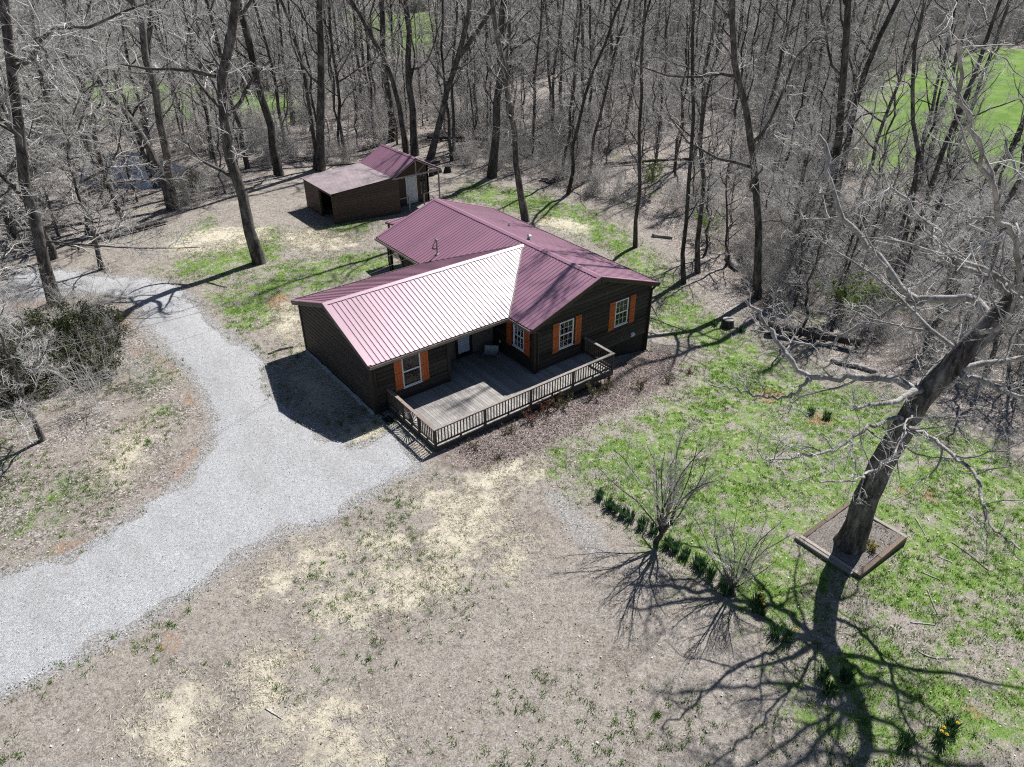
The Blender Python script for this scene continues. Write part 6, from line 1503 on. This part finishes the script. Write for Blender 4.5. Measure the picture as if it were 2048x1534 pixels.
taken = [np.array(D['T'][k][1][0][:2]) for k in D['T']] + [np.array(p[0]) for p in LEFT]
YARD = np.array(D['woods'])
def frustum(x, y, m=1.06, z=-1.0):
    P = np.array([x - CAM.x, y - CAM.y, z - CAM.z]); f = P @ np.array(_fw)
    return f > 5 and abs(P @ np.array(_r2) / f) < .70 * m
g = np.random.default_rng(42)
cand = []
tries = 0
while len(cand) < 285 and tries < 60000:
    tries += 1
    ang = math.radians(90) - (0.6559 + g.uniform(-.72, .72)); dist = math.sqrt(g.uniform(26 ** 2, 112 ** 2))
    x, y = CAM.x + math.cos(ang) * dist, CAM.y + math.sin(ang) * dist
    xa, ya = np.array([x]), np.array([y])
    if sdf(xa, ya, D['woods'])[0] > -.8 or sdf(xa, ya, POND)[0] < 1.0 or sdf(xa, ya, SHED)[0] < 1.2: continue
    if min(sdf(xa, ya, p)[0] for p in D['mead']) < 0: continue
    if not frustum(x, y): continue
    mind = 1.5
    if any((x - t[0]) ** 2 + (y - t[1]) ** 2 < mind ** 2 for t in taken): continue
    # the near right corner stays thinner so the meadow shows
    taken.append(np.array([x, y])); cand.append((x, y, dist))
for j, (x, y, dist) in enumerate(cand):
    near = dist < 62
    i = int(g.choice([3, 4, 5, 6, 7, 8, 9, 10, 11, 6, 8])) if near else int(g.choice([0, 1, 2, 3, 4, 5, 6, 7, 8, 9, 10, 11]))
    # position seen from the camera decides which neighbourhood a tree is named after
    P = np.array([x - CAM.x, y - CAM.y]); u = (P @ np.array([_rt.x, _rt.y])) / (P @ np.array([math.sin(.6559), math.cos(.6559)]))
    where = 'by the pond' if u < -.22 else 'behind the shed' if u < 0 else 'behind the maroon roof' if u < .30 else 'towards the right meadow'
    size = 'tall' if i < 3 else 'slender' if i < 6 else 'young thin'
    deep = 'at the edge of' if dist < 55 else 'inside' if dist < 82 else 'deep in'
    lab = '%s bare %s tree %s the woods %s' % (size, 'grey' if i % 2 == 0 else 'dark', deep, where)
    place_tree('woodland_tree', lab, (x, y, gz(x, y) - .1), None, None, None, None, group='%s bare trees %s the woods %s' % (size, deep, where), rot=g.uniform(0, 6.28), sc=g.uniform(.88, 1.15), meshes=protos[i])

# far wood beyond, one mass
def far_proto(k):
    gg = np.random.default_rng(2000 + k); h = gg.uniform(17, 23)
    Q, L = smooth_path([(0, 0, 0), (gg.normal(0, .3), gg.normal(0, .3), h * .5), (gg.normal(0, .8), gg.normal(0, .8), h)], 6, gg, .1)
    R = gg.uniform(.14, .26) * np.linspace(1, .15, 6)
    out = [tubes(Q[None], R[None], 5)]
    l = spawn(gg, Q[None], R[None], 15, .10, 1, .13, .28, .5, 1.1, 4, .1, .2, .016, .6, .3); out.append(tubes(*l, 3))
    b = spawn(gg, *l, 6, .15, 1, .35, .6, .4, 1.1, 3, .05, .2, .014, .8, .5); out.append(tubes(*b, 3))
    t_ = spawn(gg, *b, 3, .1, 1, .5, .8, .4, 1.1, 2, .05, .2, .016, .9, .7); out.append(tubes(*t_, 3))
    return pack(out)
def gn_scatter(name, label, cat, pts, protos_, s0, s1):
    """one uncountable mass: prototypes instanced on points by a geometry node tree"""
    me = bpy.data.meshes.new(name); me.from_pydata([tuple(p) for p in pts], [], [])
    fo = tag(put(name, me), label, cat, kind='stuff')
    ng = bpy.data.node_groups.new(name, 'GeometryNodeTree')
    ng.interface.new_socket('Geometry', in_out='INPUT', socket_type='NodeSocketGeometry')
    ng.interface.new_socket('Geometry', in_out='OUTPUT', socket_type='NodeSocketGeometry')
    N, K = ng.nodes.new, ng.links.new
    gi, go, jn, ix_ = N('NodeGroupInput'), N('NodeGroupOutput'), N('GeometryNodeJoinGeometry'), N('GeometryNodeInputIndex')
    for k, ob_ in enumerate(protos_):
        oi = N('GeometryNodeObjectInfo'); oi.inputs['Object'].default_value = ob_; oi.inputs['As Instance'].default_value = True
        md_ = N('ShaderNodeMath'); md_.operation = 'MODULO'; K(ix_.outputs[0], md_.inputs[0]); md_.inputs[1].default_value = len(protos_)
        cp = N('ShaderNodeMath'); cp.operation = 'COMPARE'; K(md_.outputs[0], cp.inputs[0]); cp.inputs[1].default_value = k; cp.inputs[2].default_value = .2
        ip = N('GeometryNodeInstanceOnPoints'); K(gi.outputs[0], ip.inputs['Points']); K(cp.outputs[0], ip.inputs['Selection']); K(oi.outputs['Geometry'], ip.inputs['Instance'])
        rr_ = N('FunctionNodeRandomValue'); rr_.data_type = 'FLOAT_VECTOR'; rr_.inputs[0].default_value = (-.1, -.1, 0); rr_.inputs[1].default_value = (.1, .1, 6.28)
        K(rr_.outputs[0], ip.inputs['Rotation'])
        rs_ = N('FunctionNodeRandomValue'); rs_.data_type = 'FLOAT'; rs_.inputs[2].default_value = s0; rs_.inputs[3].default_value = s1
        K(rs_.outputs[1], ip.inputs['Scale'])
        K(ip.outputs[0], jn.inputs[0])
    K(jn.outputs[0], go.inputs[0])
    fo.modifiers.new('scatter', 'NODES').node_group = ng
    return fo

def unlinked(name, v, q, mat):
    me = np_mesh(name, v, quads=q); me.materials.append(mat)
    return bpy.data.objects.new(name, me)          # not linked: only instanced by the mass

FAR = [unlinked('far_tree', *far_proto(k), M['twig']) for k in range(5)]
g = np.random.default_rng(43)
def ring(n, d0, d1):
    ang = math.radians(90) - (0.6559 + g.uniform(-.76, .76, n)); dist = np.sqrt(g.uniform(d0 ** 2, d1 ** 2, n))
    return CAM.x + np.cos(ang) * dist, CAM.y + np.sin(ang) * dist
x, y = ring(4200, 108, 330)
k = np.min([sdf(x, y, p) for p in D['mead']], 0) > 0
x, y = x[k], y[k]
gn_scatter('far_woods', 'grey mass of bare woods in the far distance', 'woods', np.stack([x, y, terrain(x, y) - .1], -1), FAR, .75, 1.15)

# undergrowth brush over the forest floor, one mass
def brush_proto(k, thick):
    gg = np.random.default_rng(3000 + k); B = int(gg.integers(6, 11))
    P = np.zeros((B, 5, 3)); P[:, 0, :2] = gg.normal(0, .35, (B, 2)); d_ = norm(np.stack([gg.normal(0, .32, B), gg.normal(0, .32, B), np.ones(B)], -1)); h = gg.uniform(1.4, 3.6, B)
    for j in range(1, 5):
        d_ = norm(d_ + gg.normal(0, .15, (B, 3)) + (0, 0, .04)); P[:, j] = P[:, j - 1] + d_ * (h / 4)[:, None]
    R = np.linspace(1, .4, 5)[None] * gg.uniform(.010, .018, B)[:, None] * thick
    L1 = spawn(gg, P, R, 9, .1, 1, .25, .55, .4, 1.1, 4, .05, .22, .008 * thick, .7, .5)
    L2 = spawn(gg, *L1, 4, .15, 1, .35, .7, .4, 1.1, 3, .04, .22, .008 * thick, .8, .6)
    L3 = spawn(gg, *L2, 2, .2, 1, .4, .8, .4, 1.0, 2, .04, .2, .010 * thick, .8, .7)
    return pack([tubes(P, R, 4), tubes(*L1, 3), tubes(*L2, 3), tubes(*L3, 3)])
BR = [unlinked('brush', *brush_proto(k, 1.0), M['twig_brush']) for k in range(6)]
BF = [unlinked('brush', *brush_proto(k + 10, 1.7), M['twig_brush']) for k in range(4)]
def keep(x, y, edge, thr):
    k = (sdf(x, y, D['woods']) < edge) & (np.min([sdf(x, y, p) for p in D['mead']], 0) > -1.5) & (sdf(x, y, POND) > .9) & (sdf(x, y, SHED) > 1.2)
    k &= vnoise(x, y, .14, 3) > thr
    return x[k], y[k]
x, y = keep(*ring(2700, 24, 72), -.8, .36)
u_ = ((x - CAM.x) * _rt.x + (y - CAM.y) * _rt.y) / ((x - CAM.x) * math.sin(.6559) + (y - CAM.y) * math.cos(.6559))
k = (u_ < -.24) | (u_ > .26) | (vnoise(x, y, .14, 3) > .56); x, y = x[k], y[k]
k = ~((sdf(x, y, SHED) < 7) & (y > 24) & (x > 0) & (g.random(len(x)) < .75)); x, y = x[k], y[k]
xi = g.uniform(-25, -13.5, 900); yi = g.uniform(9.0, 22, 900); ki = sdf(xi, yi, D['island']) < -1.2
x, y = np.r_[x, xi[ki][:75]], np.r_[y, yi[ki][:75]]
gn_scatter('undergrowth', 'tangled bare grey undergrowth along the wood edge', 'undergrowth', np.stack([x, y, terrain(x, y) - .05], -1), BR, .35, 1.05)
x, y = keep(*ring(4000, 72, 185), -.5, .26)
gn_scatter('far_undergrowth', 'tangled bare grey undergrowth deep inside the woods', 'undergrowth', np.stack([x, y, terrain(x, y) - .05], -1), BF, .5, 1.7)
